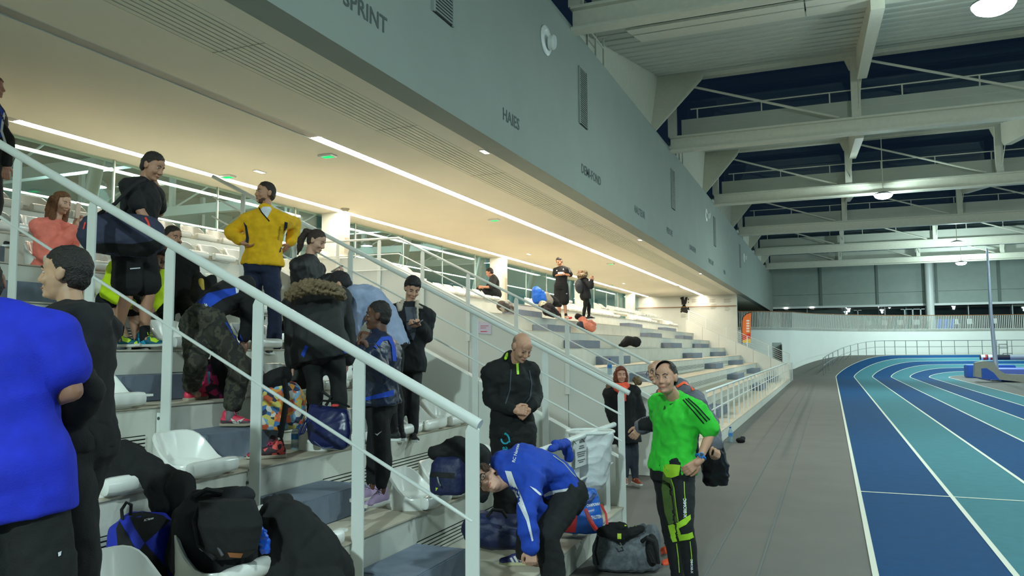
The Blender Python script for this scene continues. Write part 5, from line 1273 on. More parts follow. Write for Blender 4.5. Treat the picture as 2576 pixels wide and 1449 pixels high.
decal('lime_panel', [[(1668, 1168), (1694, 1168), (1712, 1170), (1708, 1196), (1690, 1202), (1676, 1200), (1668, 1186)], [(1680, 1322), (1706, 1314), (1737, 1294), (1738, 1306), (1726, 1320), (1706, 1330), (1690, 1330)], [(1680, 1322), (1708, 1330), (1714, 1348), (1688, 1352)], [(1686, 1350), (1734, 1342), (1737, 1357), (1692, 1364)], [(1732, 1342), (1752, 1334), (1755, 1348), (1737, 1356)]], bt, LIMEK, r['root'], off=.007)
decal('lime_piping', stroke([(1688, 1206), (1695, 1226), (1700, 1270), (1706, 1312)], 2) + stroke([(1721, 1212), (1722, 1240), (1726, 1280), (1725, 1306)], 2) + stroke([(1702, 1368), (1706, 1400), (1709, 1440)], 2) + stroke([(1736, 1362), (1740, 1400), (1740, 1420)], 2), bt, LIMEK, r['root'], off=.008, step=5)
decal_text('leg_lettering', 'X-BIONIC', (1720, 1302), (-.3, -11), (11, .3), bt, WHITEC, r['root'], off=.009)
decal_text('leg_lettering', 'X-BIONIC', (1738, 1442), (-.2, -8), (8, .3), bt, WHITEC, r['root'], off=.009)
AR = r['AR'][1]; d = _n(AR[2] - AR[1]); wb = AR[2] - d*.035
a_ = _n(np.cross(d, UP)); b_ = np.cross(d, a_)
WB = mat('watch_blue', (20, 110, 190), .4)
MB().tube([wb + .034*(math.cos(t)*a_ + math.sin(t)*b_) for t in [i*PI/10 for i in range(21)]], .009, 8).build('watch_strap', WB, r['root'], smooth=True)
v_ = _n(O_ - wb); v_ = _n(v_ - d*v_.dot(d)); MB().obox(wb + v_*.036, d*.02, np.cross(d, v_)*.017, v_*.007).build('watch_case', WB, r['root'], bevel=.004)
MB().obox(wb + v_*.0435, d*.012, np.cross(d, v_)*.011, v_*.001).build('watch_face', mat('watch_lcd', (60, 74, 78), .2), r['root'])
# man behind him
GREYP = cloth((98, 100, 110), .7, 'gp')
r = person('bald man in a grey padded jacket with orange lanyard behind the green T-shirt', 7.1, 1.76, (1700, 1130), (1712, 988, 0), (1656, 938, -1), -62, face=(-62, 0),
    arms=dict(R=((1654, 1062, 0), (1612, 1074, -1), dict(dir=-RH*.6 - UP*.8, curl=.5, palm=FH)), L=((1786, 1062, 0), (1800, 1120, -1), dict(curl=.7))),
    legs=dict(R=((1672, 1265, 0), (1690, 1372, 0), dict(foot=-62)), L=((1700, 1270, 0), (1708, 1394, -1), dict(foot=-62))), skin_c=(200, 152, 126), hair='bald_sides', hair_c=(130, 110, 96), glasses=True,
    top=dict(name='padded_jacket', m=GREYP, add=.05, hem=.04, collar=.06, fold=.012, ff=20), bottom=dict(m=BLACK, add=.024), shoes=dict(m=mat('shoe_orange', (226, 78, 40), .6, noise=.1), sole=BLKS, lace=BLKS), sw=1.15)
decal('black_front', [[(1630, 965), (1652, 960), (1665, 1000), (1662, 1060), (1656, 1165), (1640, 1165), (1644, 1060), (1634, 1010)]], [r['top'], r['bottom']], BLACK, r['root'], off=.010)
decal('black_cuff', [[(1604, 1040), (1652, 1030), (1660, 1085), (1606, 1082)]], [r['top']], BLACK, r['root'], off=.008)
ORG = mat('lanyard_orange', (255, 92, 44), .5)
decal('orange_lanyard', stroke([(1656, 968), (1660, 1000), (1668, 1030)], 7) + stroke([(1704, 972), (1720, 962), (1738, 968), (1744, 980)], 6), [r['top']], ORG, r['root'], off=.012)
# coat over his arm
P_ = [loft([(W(1790, 1090, 6.95), RH*.06, FH*.08), (W(1795, 1130, 6.95), RH*.10, FH*.10), (W(1800, 1170, 6.95), RH*.125, FH*.09), (W(1802, 1222, 6.95), RH*.11, FH*.06)]), cap(W(1790, 1095, 6.9), .07, W(1822, 1180, 6.95), .05)]
soft('coat', [(P_, .012, 3, .014, 20)], mat('shiny_black_coat', (22, 22, 26), .4, bump=.3), None, label='shiny black coat hanging over the arm of the man behind the green T-shirt', cat='coat')
# red-haired woman
r = person('red-haired woman in a long black coat with an orange scarf at the passage mouth', 10.5, 1.62, (1572, 1076), (1563, 978, 0), (1562, 944, 0), 8, face=(4, 0),
    arms=dict(R=((1536, 1034, 0), (1552, 1074, 1), {}), L=((1612, 1034, 0), (1608, 1080, -1), {})), legs=dict(R=((1574, 1148, 0), (1572, 1200, 0), dict(foot=-10)), L=((1596, 1148, 0), (1598, 1202, 0), dict(foot=14))),
    skin_c=(204, 154, 132), hair='bob', hair_c=(112, 50, 26), top=dict(name='coat', m=BLACK, add=.045, hem=.22, flare=.02, fold=.008), bottom=dict(name='jeans', m=JEANS, add=.010), shoes=dict(m=mat('boot_rust', (150, 66, 40), .6)), fine=True, closed=True, smile=.5)
P_ = [ell(W(1561, 976, 10.28), (.10, .07, .07)), cap(W(1565, 982, 10.22), .065, W(1571, 1006, 10.24), .025), cap(W(1548, 972, 10.28), .045, W(1576, 970, 10.28), .045)]
soft('orange_scarf', [(P_, .010, 2, .006, 50)], cloth((250, 92, 62), key='sc'), r['root'])
soft('fur_trim', [([ell(W(1604, 958, 10.5), (.07, .05, .06)), cap(W(1532, 966, 10.5), .04, W(1530, 985, 10.5), .03)], .011, 2, .014, 60)], FURM, r['root'])
# distant people
r = person('bearded man in black sitting on the raised bench beside the far bright column', 20.3, 1.76, (1246, 738), (1241, 698, 0), (1232, 686, 0), 272, face=(265, -25), arms=dict(L=((1236, 722, -1), (1218, 722, 0), {}), R=((1230, 722, 1), (1215, 722, 0), {})),
    legs=dict(L=((1210, 732, -1), (1206, 760, 0), {}), R=((1206, 728, 0), (1200, 758, 0), {})), skin_c=(196, 140, 112), hair='short', hair_c=(30, 24, 22), top=dict(m=BLACK2, add=.03, sleeve=.45), bottom=dict(m=BLACK, add=.03), shoes=dict(m=BLKS), fine=False, bits=False)
r = person('man in black shirt and shorts standing with his phone on the distant stand', 22.4, 1.80, (1412, 720), (1413, 674, 0), (1407, 659, 0), -20, face=(-36, -28), arms=dict(R=((1396, 694, 0), (1409, 690, -1), dict(dir=RH, curl=.6)), L=((1436, 693, 0), (1418, 690, -1), dict(dir=-RH, curl=.6))),
    legs=dict(R=((1405, 760, 0), (1408, 795, 0), dict(foot=-40)), L=((1420, 760, 0), (1424, 795, 0), dict(foot=10))), skin_c=(196, 138, 108), hair='crop', hair_c=(34, 28, 26), top=dict(name='sports_shirt', m=BLACK2, add=.02, sleeve=.40, hem=.08), bottom=dict(name='shorts', m=BLACK, upto=.46, add=.035, flare=.03), shoes=dict(m=mat('shoe_sand', (190, 150, 130), .6), sole=WHITES, sock=BLACK, sockh=.05), fine=True, bits=True, closed=True)
decal('shirt_stripes', stroke([(1429, 664), (1434, 684)], 4), [r['top']], cloth((120, 124, 132), key='st'), r['root'], step=3)
decal('white_logo', [[(1399, 681), (1401, 678), (1402, 682)], [(1416, 676), (1418, 675), (1418, 679), (1416, 679)], [(1423, 739), (1427, 737), (1427, 740)]], [r['top'], r['bottom']], WHITEC, r['root'], step=3)
phone(W(1410, 687, 22.0), RH, UP*.7 - FH*.7, 'phone held by the man in black sports shirt on the distant stand', 1.1)
r = person('person in dark tights with a fur hood and backpack on the distant stand', 23.2, 1.66, (1473, 743), (1468, 703, 0), (1462, 690, 0), 105, face=(110, -5), arms=dict(R=((1486, 722, -1), (1487, 706, 0), {}), L=((1488, 722, 1), (1489, 706, 0), {})),
    legs=dict(R=((1472, 772, 0), (1468, 797, 0), {}), L=((1482, 770, 0), (1482, 796, 0), {})), skin_c=(196, 146, 120), hair='bob', hair_c=(110, 78, 50), top=dict(m=cloth((34, 38, 46), key='wd'), add=.04, hem=.12), bottom=dict(name='tights', m=BLACK, add=.008, flare=0), shoes=dict(m=BLKS), fine=False, bits=False)
soft('fur_hood', [([ell(W(1464, 694, 23.1), (.16, .14, .09)), ell(W(1472, 688, 23.2), (.08, .08, .10))], .014, 2, .02, 40)], FURM, r['root'])
soft('backpack', [([ell(W(1457, 720, 23.1), (.13, .16, .22))], .016, 2, .01, 20)], cloth((66, 68, 74), key='bp'), None, label='grey backpack on the fur-hooded person on the distant stand', cat='backpack')

# ================= bags, clothes and small things =================
def OX(x0, y0, x1, y1, d0, d1=None): return W(x0, y0, d0), W(x1, y1, d1 or d0)
BLKC = cloth((20, 21, 25), key='bc'); NAVYC = mat('navy_nylon', (24, 32, 70), .55, noise=.12, bump=.25); STRAP = mat('webbing_black', (22, 22, 24), .8)
def box_bag(c, w, dpt, h, ax=None, puff=.04, top=.8):   # a soft upright bag: width along ax
    ax = RH if ax is None else _n(ax); ay = np.cross(UP, ax)
    B_ = np.array([ax, ay, UP])
    return [loft([(c - UP*h*.48, ax*w*.44, ay*dpt*.42), (c - UP*h*.38, ax*w*.50, ay*dpt*.50), (c, ax*w*.5, ay*dpt*.52), (c + UP*h*.3, ax*w*.5*(.5 + top/2), ay*dpt*.44), (c + UP*h*.48, ax*w*.5*top*.8, ay*dpt*.26)], 20, 3.2)]
def strap(pts, r=.010, name='strap', m=None, par=None):
    mb = MB(); mb.tube(pts, r, 8); return mb.build(name, m or STRAP, par, smooth=True)
# sports bag on the man's shoulder
bg = empty('sports_bag', W(312, 592, 6.5), 'large dark blue and black sports bag hanging from the shoulder of the man in shorts', 'bag')
c1, c2 = W(268, 594, 6.48), W(364, 600, 6.52)
b = soft('bag_body', [([cap(c1, .165, c2, .165), cap(c1 + UP*.06, .15, c2 + UP*.05, .15), ell(W(236, 588, 6.5), (.13, .13, .17))], .012, 3, .012, 16)], cloth((52, 56, 78), key='sb'), bg)
decal('black_base', [[(216, 616), (262, 612), (330, 614), (382, 606), (410, 590), (412, 640), (370, 656), (290, 658), (240, 650), (216, 630)]], [b], BLKC, bg, off=.005)
decal('red_piping', stroke([(284, 524), (288, 534), (290, 540)], 4) + stroke([(366, 548), (372, 558), (376, 570)], 5) + stroke([(214, 560), (210, 575)], 4), [b], mat('piping_red', (240, 70, 50), .5), bg, off=.008)
strap([W(238, 545, 6.42), W(290, 512, 6.46), W(325, 476, 6.5), W(346, 458, 6.56), W(364, 452, 6.72)], .016, par=bg); strap([W(300, 530, 6.36), W(318, 545, 6.34), W(345, 572, 6.34)], .012, par=bg)
# draped black jacket on seats
b = soft('jacket', [([cap(W(225, 1165, 4.579), 0.152, W(320, 1165, 4.579), 0.123), cap(W(310, 1150, 4.533), 0.095, W(390, 1190, 4.486), 0.085), cap(W(350, 1185, 4.486), 0.095, W(452, 1216, 4.440), 0.081), cap(W(452, 1218, 4.394), 0.081, W(462, 1268, 4.348), 0.067), cap(W(400, 1215, 4.440), 0.095, W(415, 1282, 4.348), 0.076), ell(W(270, 1200, 4.486), (.24, .16, .08))], .012, 3, .014, 13)], BLKC, None, label='black jacket thrown over the white seats beside the young man in the hooded top', cat='jacket')
# blue and black club backpack
bg = empty('club_backpack', W(350, 1450, 4.200), 'royal blue and black club backpack standing below the draped black jacket', 'bag')
b = soft('bag_body', [(box_bag(W(358, 1375, 4.200), 0.362, .26, .36, RH*.95 - FH*0.213, top=.75) + [cap(W(300, 1340, 4.200), 0.064, W(300, 1420, 4.200), 0.080)], .010, 4, .008, 14)], mat('royal_nylon', (22, 42, 172), 0.638, noise=.1, bump=.25), bg)
decal('black_panel', [[(322, 1292), (360, 1286), (410, 1296), (428, 1310), (364, 1366), (340, 1330)], [(364, 1366), (420, 1430), (425, 1460), (330, 1460), (340, 1400)], [(292, 1330), (300, 1310), (318, 1340), (340, 1380), (338, 1440), (300, 1420)]], [b], BLKC, bg, off=.005)
decal_text('bag_lettering', 'RC Nantes', (362, 1312), (5.4, -1.5), (1.2, -8.5), [b], WHITEC, bg, off=.009)
strap([W(308, 1306, 4.147), W(306, 1282, 4.147), W(318, 1264, 4.147), W(330, 1270, 4.168), W(328, 1296, 4.200)], .009, 'handle', par=bg)
# black backpack
bg = empty('black_backpack', W(545, 1470, 4.128), 'bulky black backpack with a small tan label, standing on a white seat', 'backpack')
b = soft('bag_body', [(box_bag(W(540, 1345, 4.150), 0.446, .28, .44, top=.85) + [cap(W(498, 1258, 4.150), 0.056, W(620, 1248, 4.172), 0.056), cap(W(462, 1300, 4.183), 0.067, W(452, 1400, 4.183), 0.089)], .010, 4, .012, 13)], cloth((34, 34, 42), key='bb'), bg)
b2 = soft('front_pocket', [([loft([(W(570, 1258, 3.994), RH*0.145, FH*0.056), (W(580, 1320, 3.960), RH*0.167, FH*0.078), (W(585, 1380, 3.960), RH*0.134, FH*0.078), (W(585, 1402, 3.983), RH*0.078, FH*0.056)])], .009, 3, .006, 16)], BLKC, bg)
decal('tan_label', [[(572, 1390), (612, 1392), (606, 1404), (578, 1402)]], [b2], mat('label_tan', (166, 104, 62), 0.892), bg)
decal('flag_tag', [[(500, 1380), (512, 1376), (510, 1388)]], [b], WHITEC, bg)
strap([W(505, 1262, 4.038), W(488, 1310, 3.960), W(500, 1370, 3.960), W(540, 1405, 3.905)], .012, par=bg); strap([W(520, 1290, 3.972), W(540, 1360, 3.905), W(560, 1398, 3.882)], .008, 'piping', mat('piping_grey', (70, 70, 76), 0.558), bg)
strap([W(490, 1248, 4.105), W(520, 1232, 4.083), W(560, 1240, 4.105)], .014, 'grab_handle', par=bg)
# heavy black coat
b = soft('coat', [([cap(W(690, 1275, 4.459), 0.071, W(720, 1330, 4.400), 0.155), cap(W(720, 1330, 4.400), 0.166, W(780, 1420, 4.341), 0.202), cap(W(690, 1300, 4.400), 0.107, W(700, 1440, 4.281), 0.166), cap(W(770, 1330, 4.459), 0.095, W(830, 1440, 4.400), 0.143), ell(W(760, 1470, 4.281), (.26, .2, .16)), cap(W(672, 1262, 4.519), 0.042, W(720, 1262, 4.519), 0.048)], .012, 4, .014, 11)], BLKC, None, label='heavy black coat heaped over a seat beside the bulky black backpack', cat='coat')
e = empty('drink_pouch', W(655, 1345, 4.1), 'crumpled blue and clear plastic pouch between black backpack and coat', 'pouch')
b = soft('pouch_body', [([cap(W(652, 1322, 4.05), .020, W(664, 1380, 4.05), .029), cap(W(660, 1340, 4.05), .027, W(672, 1390, 4.05), .017)], .006, 2, .008, 60)], mat('pouch_blue', (20, 84, 200), .3), e)
soft('pouch_neck', [([cap(W(650, 1318, 4.04), .013, W(652, 1330, 4.04), .018)], .006, 2)], mat('pouch_clear', (176, 196, 210), .3), e)
# patterned backpacks on the steps
MAG = pattern('magenta_print', [(170, 24, 84), (60, 20, 44), (206, 40, 92), (90, 26, 74), (40, 20, 36), (150, 40, 110)], 22)
bg = empty('pink_backpack', W(530, 1010, 6.5), 'magenta and black patterned backpack between the legs in camouflage trousers', 'backpack')
soft('bag_body', [(box_bag(W(528, 956, 6.55), .30, .2, .36, top=.7), .011, 3, .012, 16)], MAG, bg); strap([W(525, 935, 6.42), W(526, 965, 6.40)], .008, 'zip_pull', CYANP, bg)
soft('dark_flap', [([cap(W(545, 900, 6.5), .06, W(575, 985, 6.52), .06)], .011, 3, .01, 18)], BLKC, bg)
FLO = pattern('floral_print', [(206, 190, 96), (58, 110, 170), (208, 96, 60), (210, 206, 196), (40, 52, 78), (120, 160, 190), (224, 150, 60)], 26)
bg = empty('floral_backpack', W(700, 1085, 6.0), 'colourful patterned backpack with black straps leaning behind the handrail post', 'backpack')
soft('bag_body', [(box_bag(W(710, 1020, 6.02), .36, .22, .38, top=.7), .011, 3, .010, 16)], FLO, bg)
strap([W(715, 955, 5.9), W(722, 1000, 5.84), W(712, 1060, 5.84), W(705, 1100, 5.84)], .022, par=bg); strap([W(700, 1070, 5.85), W(712, 1120, 5.85)], .01, par=bg)
soft('black_top', [([cap(W(680, 955, 5.98), .07, W(712, 945, 6.0), .07)], .011, 3, .008, 20)], BLKC, bg)
bg = empty('dark_holdall', W(752, 975, 6.35), 'dark grey holdall on the seat below the fur-hooded parka', 'bag')
soft('bag_body', [(box_bag(W(756, 945, 6.4), .24, .24, .22, top=.8), .011, 3, .012, 16)], cloth((52, 54, 52), key='dh'), bg); strap([W(810, 985, 6.1), W(832, 1000, 6.1), W(820, 1020, 6.1)], .012, par=bg)
# navy handbag
bg = empty('navy_handbag', W(828, 1120, 5.72), 'shiny navy blue handbag standing on a white seat beside the girl in leggings', 'handbag')
c = W(828, 1072, 5.72); ax = _n(RH*.95 - FH*.25 - UP*.14)
HBM = mat('navy_patent', (26, 34, 84), .32, noise=.1)
b = soft('bag_body', [([loft([(c - UP*.15, ax*.13, FH*.07), (c - UP*.12, ax*.17, FH*.09), (c, ax*.19, FH*.085), (c + UP*.12, ax*.17, FH*.045), (c + UP*.145, ax*.15, FH*.02)], 20, 3.5)], .009, 3, .006, 18)], HBM, bg)
strap([W(772, 1052, 5.6), W(758, 1076, 5.58), W(752, 1096, 5.58), W(762, 1090, 5.58), W(776, 1058, 5.6)], .009, 'wrist_loop', HBM, bg); strap([W(800, 1022, 5.68), W(812, 1008, 5.7), W(850, 1010, 5.75), W(880, 1024, 5.76)], .008, 'handle', BLKC, bg)
strap([W(790, 1110, 5.62), W(812, 1128, 5.6), W(885, 1118, 5.66)], .004, 'seam', mat('seam_navy', (60, 70, 120), .5), bg)
soft('red_tag', [([cap(W(838, 1020, 5.66), .012, W(850, 1020, 5.66), .010)], .005, 1)], mat('tag_red', (226, 64, 64), .6), bg)
# bottles
def bottle(p, h, label, cap_c=(20, 60, 170), lab_c=(60, 130, 200)):
    e = empty('water_bottle', p, label, 'bottle'); r = h*.15
    wm = mat('bottle_plastic', (150, 178, 190), .12, alpha=.55)
    MB().disc(p, (0, 0, 1), [(r*.9, 0), (r, .01*h), (r, .3*h), (r*.93, .34*h), (r, .38*h), (r, .62*h), (r*.8, .74*h), (r*.45, .86*h), (r*.42, .91*h)], 18).build('bottle_body', wm, e, smooth=True)
    MB().disc(p, (0, 0, 1), [(r*1.01, .40*h), (r*1.01, .60*h)], 18).build('paper_label', mat('bottle_label_%d' % lab_c[0], lab_c, .5), e, smooth=True)
    MB().disc(p, (0, 0, 1), [(r*.46, .91*h), (r*.46, .99*h)], 14).build('screw_cap', mat('bottle_cap_%d' % cap_c[2], cap_c, .4), e, smooth=True)
bottle(on(742, 1131, z=1.041), .21, 'small water bottle with a blue cap beside the pink running shoe and navy handbag')
bottle(on(1838, 1112, z=-.004), .30, 'clear water bottle standing on the grey floor against the distant plinth')
bottle(on(1534, 938, y=11.43)*A(1, 1, 0) + A(0, 0, zpar(on(1534, 938, y=11.43)[0]) + .262), .24, 'water bottle on the parapet behind the red-haired woman')
soft('knit_hat', [([ell(on(1863, 1108, z=.04), (.10, .07, .055)), ell(on(1868, 1104, z=.06), (.06, .05, .05))], .011, 2, .012, 40)], BLKC, None, label='small black knit hat lying on the grey floor beside a water bottle', cat='hat')
# pair of trainers on the step
TR = pattern('trainer_mesh', [(70, 40, 52), (226, 88, 84), (54, 36, 44), (190, 60, 74), (44, 34, 40)], 34)
for px, py, l, dz, lc in ((712, 1152, 'worn red and black running shoe on the step beside the bottle, front of the pair', 0, (150, 30, 90)), (694, 1138, 'red and black running shoe with violet laces behind its pair on the step', .0, (96, 50, 170))):
    p = on(px, py, z=1.041); o = shoe(None, p + UP*.086 - RH*.06, -RH*.92 - FH*.35, UP, 1.0, TR, mat('sole_dirty', (196, 186, 168), .7), mat('lace_%d' % lc[0], lc, .6), tag=l); o.name = 'running_shoe'; o['category'] = 'shoe'
# navy backpack and coat on a seat
bg = empty('navy_backpack', W(1136, 1240, 5.72), 'navy blue backpack with a black band on a white seat by the lower handrail post', 'backpack')
b = soft('bag_body', [(box_bag(W(1128, 1196, 5.72), .26, .2, .28, RH - FH*.3, top=.85), .010, 3, .006, 18)], NAVYC, bg)
decal('black_band', [[(1078, 1186), (1144, 1190), (1144, 1204), (1078, 1200)]], [b], STRAP, bg); decal('yellow_tag', [[(1096, 1226), (1102, 1228), (1096, 1236)]], [b], LIME, bg)
strap([W(1100, 1200, 5.58), W(1104, 1215, 5.56), W(1108, 1222, 5.57)], .006, 'buckle', GALV, bg)
soft('jacket', [([cap(W(1092, 1140, 5.8), .06, W(1150, 1128, 5.85), .10), cap(W(1150, 1132, 5.85), .11, W(1208, 1150, 5.85), .09), cap(W(1205, 1150, 5.8), .08, W(1212, 1240, 5.7), .07), ell(W(1170, 1180, 5.9), (.16, .12, .14))], .012, 3, .014, 14)], BLKC, None, label='black jacket piled over a seat behind the navy backpack', cat='jacket')
bg = empty('navy_sports_bag', W(1245, 1380, 5.75), 'low dark navy sports bag on the plinth behind the bending woman', 'bag')
soft('bag_body', [([cap(W(1205, 1330, 5.72), .13, W(1290, 1335, 5.75), .13), ell(W(1248, 1350, 5.72), (.26, .14, .10))], .012, 3, .012, 14)], NAVYC, bg)
strap([W(1225, 1300, 5.6), W(1240, 1282, 5.58), W(1262, 1284, 5.58), W(1275, 1302, 5.6)], .012, 'handle', par=bg)
# championship tote
bg = empty('printed_tote_bag', on(1470, 1330, z=.22), 'blue and red printed plastic tote bag behind the plinth fence', 'bag')
c = W(1462, 1284, 6.75); TB = mat('tote_blue', (36, 96, 190), .4, noise=.06)
b = soft('bag_body', [([loft([(c - UP*.18, RH*.17, FH*.11), (c - UP*.1, RH*.185, FH*.12), (c + UP*.1, RH*.16, FH*.09), (c + UP*.19, RH*.13, FH*.05)], 16, 4)], .010, 2, .008, 14)], TB, bg)
decal('red_panel', [[(1414, 1345), (1440, 1282), (1452, 1300), (1448, 1345)]], [b], mat('tote_red', (226, 56, 60), .4), bg); decal('dark_stripe', stroke([(1478, 1268), (1496, 1244)], 10), [b], mat('tote_dark', (24, 50, 110), .4), bg)
for tx, x, y, sz in (('CHAMPIONNATS', 1476, 1276, 9.0), ('DE FRANCE', 1479, 1289, 5.5), ("D'ATHLETISME", 1477, 1308, 11)):
    decal_text('tote_lettering', tx, (x, y), (sz*.55, -.8), (0, -sz*1.15), [b], WHITEC, bg, bold=.03)
RED = mat('strap_red', (236, 58, 56), .5)
strap([W(1474, 1284, 6.5), W(1482, 1304, 6.2), W(1492, 1322, 6.1), W(1500, 1332, 6.1)], .018, 'red_handle', RED, bg); strap([W(1512, 1270, 6.6), W(1524, 1292, 6.45), W(1528, 1320, 6.4)], .010, 'red_handle', RED, bg)
# bin bag on the fence and its notice
bn = empty('hanging_bin_bag', (W(1488, 1150, 6.9)), 'white plastic bin bag hanging from a ring behind the plinth fence', 'bin bag')
c = W(1486, 1160, 7.25); PL = mat('white_plastic_film', (226, 228, 228), .3, bump=.2)
soft('bag_film', [([loft([(c + UP*.27, RH*.215, FH*.2), (c + UP*.2, RH*.20, FH*.18), (c, RH*.19, FH*.16), (c - UP*.18, RH*.16, FH*.14), (c - UP*.26, RH*.10, FH*.09)], 20, 2.6)], .010, 3, .016, 12)], PL, bn)
t_ = [i*PI/14 for i in range(29)]; MB().tube([c + UP*.275 + RH*.22*math.cos(q) + FH*.2*math.sin(q) for q in t_], .014, 8).build('ring', STEEL, bn, smooth=True)
nt_ = empty('paper_notice', W(1468, 1150, 6.35), 'printed white notice tied to the plinth fence rail', 'notice')
q = [on(px, py, x=-2.06) for px, py in ((1447, 1118), (1474, 1112), (1474, 1168), (1447, 1178))]
MB().prism(q, 0, (.003, 0, 0)).build('sheet', mat('notice_paper', (214, 216, 214), .7), nt_)
u_ = _n(q[1] - q[0]); dn = _n(q[3] - q[0]); LL = np.linalg.norm(q[1] - q[0]); HH = np.linalg.norm(q[3] - q[0])
tm = MB()
for i, (a, b_) in enumerate(((.35, .75), (.3, .8), (0, 0), (.12, .92), (.15, .85), (.2, .8), (0, 0), (.18, .86), (.3, .7))):
    if b_: tm.obox(q[0] + A(.005, 0, 0) + u_*LL*(a + b_)/2 + dn*HH*(.12 + i*.085), u_*LL*(b_ - a)/2, dn*.004, A(.0006, 0, 0))
tm.build('print', mat('print_grey', (96, 100, 104), .7), nt_)
for f in (.1, .9): MB().tube([q[0] + u_*LL*f, q[0] + u_*LL*f + UP*.03 + A(-.03, 0, 0)], .003, 6).build('cable_tie', STRAP, nt_)
# jacket hung on the fence rail
soft('jacket', [([cap(on(1398, 1120, x=-2.08), .045, on(1424, 1118, x=-2.1), .05), cap(on(1424, 1120, x=-2.08), .04, on(1432, 1150, x=-2.08), .045), cap(on(1398, 1124, x=-2.06), .03, on(1386, 1130, x=-2.06), .03)], .009, 2, .008, 26)], ROYAL, None, label='royal blue jacket sleeve hung over the plinth fence rail behind the bending woman', cat='jacket')
# grey duffel on the floor
bg = empty('grey_duffel_bag', on(1585, 1432, z=0), 'grey duffel bag with black straps lying open on the floor against the plinth', 'bag')
DG = mat('grey_marl', (96, 100, 106), .85, noise=.25, scale=40, bump=.3)
c0 = W(1532, 1385, 6.55); c1 = W(1618, 1388, 6.55)
c0[2] = c1[2] = .185
mdl = (c0 + c1)/2; ax_ = _n((c1 - c0)*A(1, 1, 0)); ay_ = np.cross(UP, ax_)
b = soft('bag_body', [([loft([(mdl - UP*.185, ax_*.23, ay_*.15), (mdl - UP*.15, ax_*.285, ay_*.19), (mdl - UP*.02, ax_*.285, ay_*.20), (mdl + UP*.10, ax_*.25, ay_*.15), (mdl + UP*.15 + ax_*.02, ax_*.2, ay_*.08)], 22, 3.2), cap(W(1596, 1350, 6.50), .05, W(1620, 1322, 6.50), .025), ell(c1 + ax_*.07 + UP*.05, (.09, .13, .14))], .010, 3, .012, 15)], DG, bg)
b2 = soft('open_top', [([cap(W(1515, 1336, 6.40), .05, W(1560, 1350, 6.35), .05), cap(W(1560, 1350, 6.36), .045, W(1612, 1330, 6.40), .04), cap(W(1530, 1330, 6.45), .05, W(1570, 1325, 6.50), .04)], .010, 2, .010, 26)], BLKC, bg)
decal('lime_tab', [[(1553, 1342), (1563, 1342), (1563, 1356), (1553, 1356)], stroke([(1572, 1322), (1602, 1322)], 3)[0]], [b2], LIME, bg, step=4)
soft('end_panel', [([ell(W(1640, 1385, 6.42), (.06, .10, .14))], .010, 2, .004, 20)], BLKC, bg)
strap([W(1615, 1362, 6.30), W(1628, 1352, 6.25), W(1644, 1362, 6.25), W(1652, 1390, 6.25), W(1656, 1415, 6.28), W(1642, 1412, 6.30), W(1630, 1385, 6.30)], .018, 'strap', par=bg)
strap([W(1546, 1368, 6.28), W(1552, 1378, 6.25), W(1564, 1374, 6.25), W(1560, 1366, 6.28)], .006, 'clip', GALV, bg)
strap([W(1504, 1350, 6.40), W(1498, 1390, 6.36), W(1504, 1420, 6.40)], .009, 'edge_binding', par=bg)
# notice on the passage wall
q = [on(px, py, y=11.35) for px, py in ((1201, 808), (1236, 812), (1236, 842), (1201, 838))]
ps = empty('paper_notice', q[3], 'pale lilac notice with red print taped to the passage wall', 'notice')
MB().prism(q, 0, (0, -.003, 0)).build('sheet', mat('lilac_paper', (214, 204, 222), .7), ps)
for j, (x, y, w, cc) in enumerate(((1209, 819, 20, (196, 120, 140)), (1209, 824, 14, (196, 120, 140)), (1209, 833, 16, (214, 70, 80)))):
    a, b_ = on(x, y, y=11.345), on(x + w, y + 1.5, y=11.345); MB().box(a[0], b_[0], 11.343, 11.346, b_[2], a[2]).build('print_line', mat('notice_print_%d' % j, cc, .7), ps)
# odds and ends on the distant stand and among the crowd
def lump(name, label, cat, pts, m, vox=.014, amp=.014, fr=14): return soft(name, [([cap(W(*a), r0, W(*b), r1) for (a, r0, b, r1) in pts], vox, 2, amp, fr)], m, None, label=label, cat=cat)
lump('blue_rucksack', 'bright blue rucksack on a seat of the distant stand beside the man in shorts', 'backpack', [((1350, 733, 21.4), .15, (1352, 752, 21.4), .16), ((1362, 740, 21.5), .11, (1364, 752, 21.5), .13)], mat('bright_blue_nylon', (26, 104, 214), .5))
lump('beige_rucksack', 'beige and grey rucksack on the seat next to the bright blue rucksack', 'backpack', [((1374, 745, 21.6), .13, (1380, 758, 21.6), .14)], cloth((150, 142, 128), key='bg'))
lump('dark_rucksack', 'dark rucksack slumped against the seats behind the man in shorts', 'backpack', [((1385, 752, 21.8), .12, (1398, 762, 21.8), .12), ((1398, 762, 21.8), .08, (1408, 768, 21.9), .06)], BLKC)
lump('cream_bag', 'cream and black bag on the top step below the bright blue rucksack', 'bag', [((1366, 768, 20.8), .13, (1372, 776, 20.8), .10)], pattern('cream_black', [(190, 184, 164), (40, 38, 36), (150, 144, 128)], 9))
lump('long_black_bag', 'long black and maroon bag lying on the top step beside the man in shorts', 'bag', [((1380, 776, 20.7), .16, (1398, 788, 20.9), .10), ((1376, 784, 20.6), .13, (1392, 792, 20.7), .08)], cloth((46, 28, 34), key='lb'))
lump('camouflage_bag', 'grey patterned bag and brown coat on the top step below the seated man in black', 'bag', [((1262, 768, 18.2), .13, (1272, 776, 18.2), .12), ((1284, 776, 18.3), .09, (1294, 782, 18.4), .07), ((1276, 762, 18.4), .08, (1282, 770, 18.4), .08)], pattern('grey_camo', [(120, 118, 112), (56, 50, 46), (160, 158, 150), (70, 54, 44)], 6))
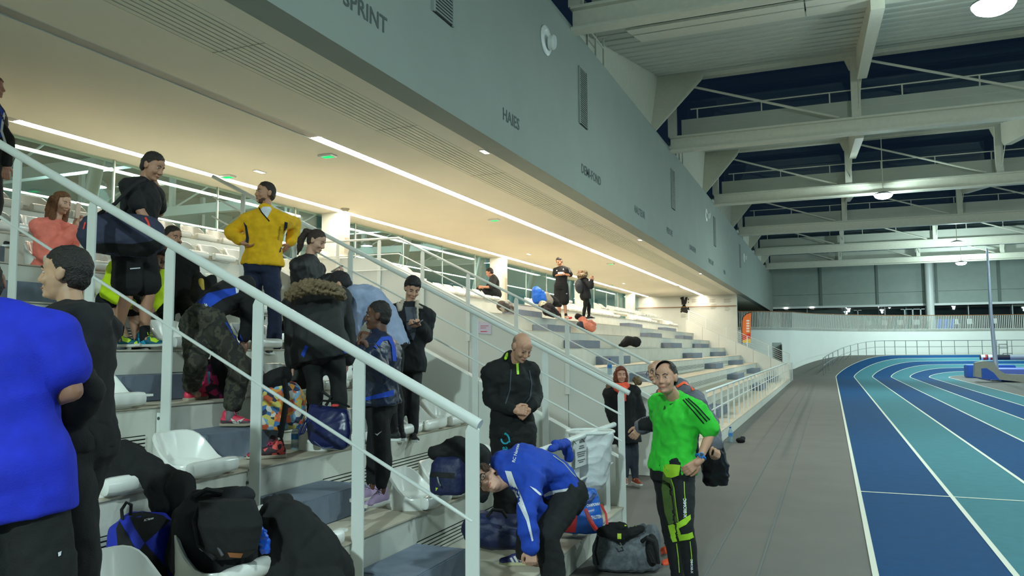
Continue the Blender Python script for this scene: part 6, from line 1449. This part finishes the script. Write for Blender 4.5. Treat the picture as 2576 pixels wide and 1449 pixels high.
lump('salmon_coat', 'salmon pink coat lying on the distant step below the person with a backpack', 'coat', [((1465, 806, 23.0), .13, (1472, 814, 22.9), .14), ((1474, 818, 22.8), .14, (1490, 826, 22.8), .12), ((1486, 812, 23.0), .10, (1494, 816, 23.0), .08)], cloth((196, 120, 100), key='sa'))
lump('dark_trousers', 'dark folded trousers beside the salmon coat on the distant step', 'clothing', [((1460, 818, 22.8), .12, (1472, 826, 22.8), .10)], cloth((40, 46, 58), key='dt'))
lump('black_hat', 'brown and black hat on the step at the feet of the person with a backpack', 'hat', [((1454, 796, 23.1), .10, (1466, 800, 23.1), .08)], cloth((44, 36, 32), key='bh'))
lump('black_sports_bag', 'black sports bag alone on a step in the middle of the distant stand', 'bag', [((1570, 864, 23.9), .12, (1580, 858, 23.9), .16), ((1584, 858, 23.9), .13, (1600, 860, 24.0), .17), ((1600, 864, 24.0), .12, (1606, 866, 24.0), .06), ((1560, 868, 23.9), .05, (1575, 866, 23.9), .1)], BLKC)
lump('red_sandal', 'small red shoe on the top step behind the man in shorts', 'shoe', [((1428, 800, 22.3), .05, (1437, 800, 22.3), .04)], mat('sandal_red', (222, 60, 60), .6))
lump('black_yellow_bag', 'black and yellow rucksack on the seats beside the seated man in black', 'backpack', [((500, 700, 7.7), .07, (500, 745, 7.6), .09), ((530, 705, 7.7), .06, (530, 745, 7.7), .08)], BLKC)
lump('yellow_pocket', 'yellow net pocket hanging between the straps of the black and yellow rucksack', 'bag', [((506, 706, 7.62), .028, (507, 728, 7.6), .032)], cloth((214, 186, 84), key='yp'), .009, .003)
lump('black_hat', 'black and orange knit hat on a seat behind the yellow-jacketed man', 'hat', [((706, 824, 8.4), .06, (720, 822, 8.4), .06)], cloth((40, 30, 30), key='oc'))
lump('orange_scrap', 'bright orange cloth tip showing above the seat behind the yellow-jacketed man', 'cloth', [((706, 812, 8.45), .02, (716, 815, 8.45), .035)], cloth((250, 84, 50), key='os'), .008, .003)
lump('crumpled_paper', 'crumpled paper wrapper left on the white seat by the navy backpack', 'paper', [((1081, 1249, 5.55), .012, (1088, 1246, 5.55), .014), ((1089, 1251, 5.55), .008, (1094, 1248, 5.55), .008)], mat('wrapper', (176, 164, 146), .6), .005, .004, 80)
